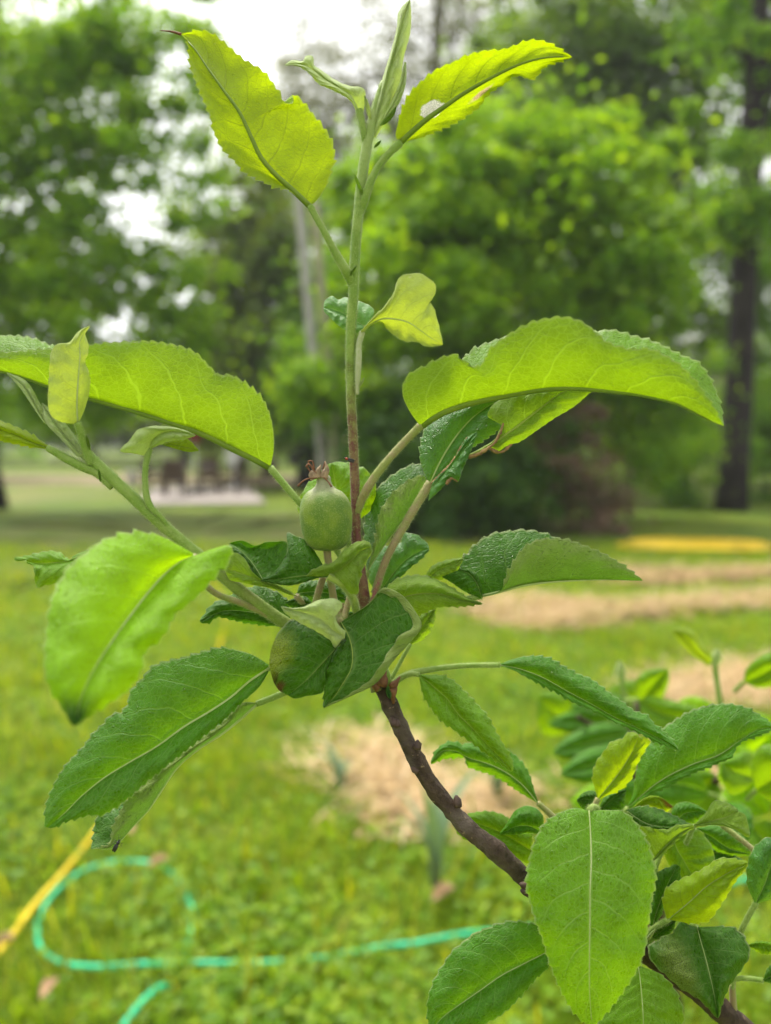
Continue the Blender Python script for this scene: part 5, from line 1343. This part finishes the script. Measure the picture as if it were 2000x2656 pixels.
leaf(Z9, [(612, 1192), (680, 1130), (720, 1100), (770, 1068)], [(600, 1190), (640, 1110), (720, 1070), (770, 1064)], [(625, 1195), (740, 1198), (765, 1130), (772, 1072)], (.356, .356, .356), (.002, .002), (.003, .003), ('L', 'T'), 'old', ta=.0003, label="dark round leaf right of the pale yellow leaf's stalk")
leaf(Z10, [(1598, 512), (1640, 420), (1670, 330), (1700, 250)], [(1590, 510), (1562, 440), (1558, 370), (1575, 290), (1610, 240), (1660, 215), (1700, 245)], [(1605, 515), (1690, 480), (1740, 400), (1740, 300), (1700, 250)], (.326, .322, .320), (.003, .003), (.004, .004), ('L', 'T'), 'blue', vein=S_pale,
     pet=[(1490, 720, .342), (1530, 640, .334), (1565, 570, .330), (1598, 512, .326)], pr=(7, 7, 7, 7), pm=S_green, label="pale bluish leaf at the right edge on a whitish stalk")
leaf(Z10, [(1560, 706), (1620, 700), (1700, 720)], [(1560, 702), (1620, 688), (1700, 700)], [(1565, 710), (1640, 745), (1700, 735)], (.334, .332, .330), (.001, .001), (.002, .002), ('L', 'T'), 'lime', pet=[(1490, 900, .346), (1520, 760, .340), (1560, 706, .334)], pr=(5, 5, 5), label="small leaf at the right edge low down")
leaf(Z10, [(1630, 865), (1680, 840), (1760, 820)], [(1630, 860), (1660, 800), (1760, 790)], [(1640, 872), (1700, 880), (1760, 830)], (.336, .334, .334), (.001, .001), (.002, .002), ('L', 'T'), 'old', pet=[(1480, 860, .345), (1560, 855, .340), (1630, 865, .336)], pr=(6, 6, 6), label="dark leaf corner at the right edge near the bottom")
leaf(Z10, [(1330, 300), (1420, 285), (1540, 330)], [(1330, 295), (1430, 262), (1540, 320)], [(1335, 305), (1420, 330), (1540, 335)], (.366, .366, .366), (.001, .001), (.002, .002), ('L', 'T'), 'old', label="dark leaf behind the yellow-green leaf's tip")
# twigs of the lower right cluster
stem("twig", [(1690, 2482, .343), (1680, 2440, .342), (1672, 2400, .341), (1690, 2350, .340)], [13, 11, 9, 6], S_redfoot, dens=2)
stem("twig", [(1700, 2488, .344), (1650, 2300, .350), (1600, 2180, .350), (1540, 2120, .346)], [10, 8, 7, 6], S_pink, dens=0)
stem("twig", [(1905, 2650, .352), (1900, 2540, .348), (1905, 2470, .344)], [9, 8, 7], S_pink, dens=0)
stem("twig", [(1690, 2480, .344), (1560, 2300, .348), (1480, 2200, .346), (1420, 2140, .345)], [9, 8, 7, 6], S_pink, dens=0)
scale_leaf(Z10, (1095, 690), (1140, 630), 8, (.330, .328), 'silver')

# --- the fruitlet
def fruit_mat():
    t = NT("apple_skin")
    co = t.n('ShaderNodeTexCoord').outputs['Object']
    n = t.noise(co, 130, 3, .55); f = t.noise(co, 1800, 2)
    al = t.n('ShaderNodeAttribute', attribute_name='along').outputs['Fac']
    c = t.mix(t.ramp(n, .35, .65), (.085, .175, .005), (.165, .255, .010))
    c = t.mix(t.math('MULTIPLY', t.ramp(f, .50, .68), .45), c, (.26, .32, .10))
    k = t.math('ADD', al, t.math('MULTIPLY_ADD', n, .4, -.2))
    c = t.mix(t.math('MULTIPLY', t.ramp(k, .58, .92), .8), c, (.34, .33, .22))        # down is thickest round the calyx end
    return t.out(t.pbsdf(c, .55, .4, t.bump(f, .6, .0005), .10))


fc = W(845, 1345, .312); pxm = .312 / FPX
prof = [(0, -82), (20, -82), (40, -76), (54, -62), (62, -40), (66, -12), (67, 12), (64, 36), (56, 56), (44, 70), (30, 78), (22, 86), (18, 98), (17, 108), (12, 113), (0, 112)]
C = curve(prof, 60)
ns = 40
ang = np.linspace(0, 2 * math.pi, ns, endpoint=False)
rib = 1 + .018 * np.cos(5 * ang)[None, :] + .012 * np.sin(2 * ang + 1)[None, :]
rr = C[:, 0:1] * pxm * rib
tilt = -.004 * 0
V = np.stack([fc[0] + rr * np.cos(ang) - (C[:, 1:2] * .045) * pxm, fc[1] + rr * np.sin(ang), fc[2] + C[:, 1:2] * pxm * np.ones(ns)], -1).reshape(-1, 3)
fruit = link("fruitlet", mesh(V, grid_faces(60, ns, True)), fruit_mat(), apple, label="single small green apple fruitlet, downy, with its dried flower end on top")
a_ = fruit.data.attributes.new('along', 'FLOAT', 'POINT'); a_.data.foreach_set('value', np.repeat(np.linspace(0, 1, 60), ns).astype(np.float32))
nf = 1100
i = rng.integers(3, 58, nf); j = rng.integers(0, ns, nf)
B = V.reshape(60, ns, 3)[i, j] + rng.normal(0, .00012, (nf, 3))
Dn = B - (fc + (B - fc) * [0, 0, 1] * .6); Dn /= np.linalg.norm(Dn, axis=1)[:, None]
hair_mesh(B, Dn, .00055, .00004, fruit).location = (0, 0, 0)
stem("fruit_stalk", [(848, 1424, .312), (853, 1470, .313), (860, 1520, .315), (868, 1570, .318), (880, 1640, .322)], [10, 10, 10, 10, 11], S_pink, fruit, dens=0)
for (x0, y0, x1, y1, x2, y2, w) in [(820, 1240, 812, 1226, 803, 1232, 7), (826, 1238, 826, 1222, 833, 1205, 6), (836, 1238, 842, 1222, 852, 1214, 6), (842, 1240, 848, 1215, 843, 1196, 6), (812, 1244, 806, 1232, 812, 1216, 5)]:
    o, _, _ = px_tube("sepal", [(x0, y0, .3085), (x1, y1, .308), (x2, y2, .308)], [w * 1.5, w * 1.15, .8], plain("sepal_%d" % x2, (.34, .24, .14), .7, .4, 500), fruit, 7, 10); o.location = (0, 0, 0)
for pts in [[(826, 1234, .308), (812, 1218, .307), (799, 1204, .307), (794, 1212, .307)], [(824, 1232, .309), (812, 1214, .309), (800, 1196, .309), (808, 1195, .309), (815, 1218, .309)], [(822, 1240, .307), (800, 1241, .306), (784, 1249, .305), (772, 1261, .305)],
            [(834, 1234, .310), (838, 1215, .310), (844, 1197, .310)], [(840, 1238, .307), (850, 1248, .307), (860, 1262, .306)], [(812, 1240, .308), (806, 1226, .308), (795, 1208, .308)]]:
    o, _, _ = px_tube("dried_filament", pts, [1.8, 1.8, 2.0, 3.0], M_dry, fruit, 6, 16); o.location = (0, 0, 0)


# --- two small insects
M_black = plain("insect_black", (.012, .011, .012), .35, .2, 500, spec=.6)
M_redh = plain("insect_red", (.42, .07, .03), .4, .3, 500)


def insect(label, x, y, d, size, ax, head_red, name, cat):
    """body axis ax in the picture plane (dx, dy); size in metres"""
    c = W(x, y, d)
    a = ax[0] * RX - ax[1] * UP; a = a / np.linalg.norm(a)
    n = -FW; s_ = np.cross(a, n)
    rot = np.stack([a, s_, n], 1)
    root = thing(name, label, cat, c)
    def ball(nm, off, r, m):
        v, f = ball_data(c + rot @ (np.array(off) * size), np.array(r) * size, 10, 7, rot); link(nm, mesh(v, f), m, root)
    ball("abdomen", (-.20, 0, 0), (.34, .15, .13), M_black)
    ball("thorax", (.20, 0, .02), (.14, .14, .12), M_redh if head_red else M_black)
    ball("head", (.38, 0, .0), (.09, .09, .08), M_black)
    for s in (-1, 1):
        tube("antenna", np.stack([c + rot @ (np.array(p) * size) for p in ((.44, .04 * s, .03), (.62, .10 * s, .10), (.85, .22 * s, .10))]), size * .014, M_black, root, 5)
        for lx in (-.02, .14, .28):
            tube("leg", np.stack([c + rot @ (np.array(p) * size) for p in ((lx, .08 * s, 0), (lx + .02, .26 * s, .06), (lx - .02, .36 * s, -.14))]), size * .018, M_black, root, 5)
        v, f = ball_data(c + rot @ (np.array((-.22, .08 * s, .08)) * size), np.array((.34, .10, .06)) * size, 9, 6, rot); link("wing_case", mesh(v, f), M_black, root)


insect("tiny black beetle with a red collar clinging to the shoot above the fruitlet", 905, 1192, .3195, .0046, (-1, -.35), True, "beetle", "beetle")
insect("tiny dark fly on the tip of the folded leaf at the lower left", 303, 2192, .3045, .0052, (.5, -1), False, "fly", "fly")

# --- second young apple tree, farther back in the straw
sap_b = G(1760, 2120)
sapling = thing("apple_sapling", "second young apple tree standing farther back in the straw, blurred behind the front leaves", "apple tree", (float(sap_b[0]) * .36, float(sap_b[1]) * .36, -.02))
front, apple_keep = apple, apple
apple = sapling
DS = .72
bx = Vector(sapling.location)
def sdp(x, y, d): return tuple(W(x, y, d))
trunk_pts = [(bx.x, bx.y, -.04), (bx.x + .02, bx.y + .03, .45), sdp(1700, 2320, DS + .05), sdp(1640, 2060, DS + .02), sdp(1640, 1880, DS), sdp(1660, 1815, DS)]
tube("trunk", curve(trunk_pts, 40), np.linspace(.010, .0045, 40), M_wood, sapling, 10, 1 + rng.normal(0, .05, (40, 10)))
tube("branch", curve([sdp(1640, 1960, DS), sdp(1560, 1900, DS), sdp(1500, 1860, DS - .05)], 12), np.linspace(.004, .002, 12), M_wood, sapling, 8)
tube("branch", curve([sdp(1660, 2120, DS + .03), sdp(1780, 2060, DS), sdp(1880, 2020, DS - .1), sdp(1960, 2020, DS - .16)], 14), np.linspace(.005, .002, 14), M_wood, sapling, 8)
tube("shoot", curve([sdp(1650, 1850, DS), sdp(1618, 1800, DS), sdp(1612, 1740, DS)], 10), np.linspace(.003, .0022, 10), S_green, sapling, 8)
tube("shoot", curve([sdp(1880, 2020, DS - .1), sdp(1868, 1830, .62), sdp(1856, 1740, .62), sdp(1850, 1700, .62)], 14), np.linspace(.003, .0022, 14), S_green, sapling, 8)
kw = dict(ta=.0012, ts=.005, vr=1.4)
leaf(SP, [(1612, 1765), (1610, 1740), (1606, 1712)], [(1604, 1765), (1597, 1742), (1606, 1712)], [(1622, 1765), (1622, 1738), (1608, 1712)], (DS, DS), (.002, .002), (.003, .003), ('L', 'U'), 'silver', **kw, label="whitish bud standing at the blurred sapling's left tip")
leaf(SP, [(1852, 1725), (1862, 1700), (1856, 1682)], [(1844, 1725), (1846, 1700), (1856, 1682)], [(1868, 1725), (1872, 1702), (1858, 1682)], (.62, .62), (.002, .002), (.003, .003), ('L', 'U'), 'silver', **kw, label="whitish bud standing at the blurred sapling's right tip")
leaf(SP, [(1842, 1725), (1805, 1690), (1775, 1655), (1742, 1632)], [(1850, 1700), (1818, 1668), (1800, 1638), (1780, 1630), (1742, 1632)], [(1836, 1728), (1795, 1695), (1770, 1672), (1742, 1634)], (.62, .61, .60), (.004, .004), (.006, .006), ('L', 'U'), 'young', **kw, label="blurred yellow leaf leaning left from the sapling's right tip")
LEAVES2 = [((1655, 1815), (1848, 1850), 48, 28, .70, 'lime'), ((1660, 1830), (1735, 1735), 26, 30, .72, 'lime'), ((1645, 1840), (1480, 1838), 24, 26, .74, 'mid'), ((1640, 1900), (1432, 1952), 30, 34, .70, 'mid'),
           ((1640, 1960), (1452, 2008), 30, 34, .66, 'mid'), ((1960, 2020), (1870, 1980), 40, 40, .55, 'lime'), ((1928, 1770), (2060, 1690), 26, 30, .62, 'lime'), ((1650, 1930), (1580, 1870), 24, 24, .76, 'mid'),
           ((1840, 2060), (1660, 2050), 34, 40, .60, 'mid'), ((1960, 2050), (2090, 1960), 60, 60, .52, 'lime'), ((1700, 2130), (1560, 2010), 40, 40, .66, 'mid'), ((1880, 2080), (1930, 2200), 40, 40, .56, 'mid'), ((1600, 1900), (1420, 1880), 20, 26, .78, 'mid')]
LEAVES2 += [((1640, 2000), (1540, 1900), 34, 34, .74, 'lime'), ((1700, 1960), (1800, 1880), 34, 34, .74, 'bright'), ((1830, 2040), (1760, 1930), 34, 38, .70, 'bright'), ((1900, 2020), (2010, 1900), 44, 44, .62, 'bright'), ((1660, 1880), (1760, 1840), 26, 28, .80, 'lime'),
            ((1560, 1900), (1450, 1760), 26, 26, .80, 'lime'), ((1640, 2080), (1480, 2080), 40, 36, .74, 'bright'), ((1720, 2100), (1640, 2200), 40, 36, .72, 'lime'), ((1940, 2060), (1900, 1930), 46, 40, .60, 'bright'), ((1950, 2140), (2060, 2230), 46, 40, .60, 'lime')]
LEAVES2 += [((1560, 1830), (1720, 1790), 46, 46, .84, 'lime'), ((1500, 1880), (1400, 1800), 44, 40, .86, 'lime'), ((1620, 1960), (1500, 1930), 50, 46, .84, 'bright'), ((1740, 1900), (1880, 1850), 50, 46, .78, 'bright'),
            ((1880, 1960), (2000, 1860), 60, 56, .66, 'bright'), ((1800, 2000), (1700, 1920), 50, 50, .76, 'lime'), ((1920, 2000), (1990, 2110), 60, 56, .60, 'bright'), ((1760, 2080), (1860, 2010), 54, 50, .68, 'lime')]
LAB2 = ["blurred lime leaf spreading right of the sapling's top", "blurred lime leaf pointing up from the sapling's top", "blurred green leaf left of the sapling's top", "blurred dark leaf left of the sapling's stem",
        "blurred green leaf under the dark one left of the sapling's stem", "blurred lime leaf in front of the sapling's right branch", "blurred lime leaf at the right edge level with the sapling's tip", "small blurred leaf on the sapling's upper stem",
        "blurred green leaf low across the sapling's stem", "large blurred lime leaf cut by the right edge", "blurred green leaf low on the sapling behind the broad dark leaf", "blurred green leaf hanging below the sapling's right branch", "thin blurred leaf pointing left from the sapling",
        "blurred lime leaf slanting up left in the middle of the sapling", "blurred bright leaf slanting up right in the middle of the sapling", "blurred bright leaf above the cupped front leaf", "blurred bright leaf rising at the right, above the sapling's right branch", "blurred lime leaf flat across the sapling's upper part",
        "blurred lime leaf reaching up left from the sapling's left branch", "blurred bright leaf flat behind the lime leaf's point", "blurred lime leaf hanging low on the sapling's stem", "blurred bright leaf upright at the sapling's right end", "blurred lime leaf hanging at the right edge under the sapling's branch",
        "broad blurred lime leaf under the sapling's left bud", "broad blurred lime leaf farthest left on the sapling, behind the long narrow leaf", "broad blurred bright leaf left of the sapling's stem", "broad blurred bright leaf between the sapling's two buds",
        "broad blurred bright leaf reaching to the right edge", "broad blurred lime leaf in the sapling's middle", "broad blurred bright leaf hanging near the right edge", "broad blurred lime leaf low in the sapling"]
for (b0, t0, wl, wr, dd_, st), lb in zip(LEAVES2, LAB2):
    b_, t_ = np.array(b0, float), np.array(t0, float)
    ax = t_ - b_; nn = np.array([-ax[1], ax[0]]); nn /= np.linalg.norm(nn)
    k = np.linspace(0, 1, 8); bow = rng.normal(0, .08) * np.linalg.norm(ax)
    mid = [tuple(b_ + ax * x + nn * bow * 4 * x * (1 - x)) for x in k]
    hw = np.sin(np.pi * np.clip(k, 0, 1) ** .85) ** .8
    leaf(SP, mid, [tuple(np.array(m) + nn * h * wl * 1.45) for m, h in zip(mid, hw)], [tuple(np.array(m) - nn * h * wr * 1.45) for m, h in zip(mid, hw)], (dd_, dd_ - .02, dd_ - .03), (.006, -.006), (.008, .008), ('L', 'T'), st, **kw, label=lb,
         pet=[(float(b_[0] - ax[0] * .18), float(b_[1] - ax[1] * .18 + 8), dd_ + .01), (float(b_[0]), float(b_[1]), dd_)], pr=(5, 5))
apple = apple_keep
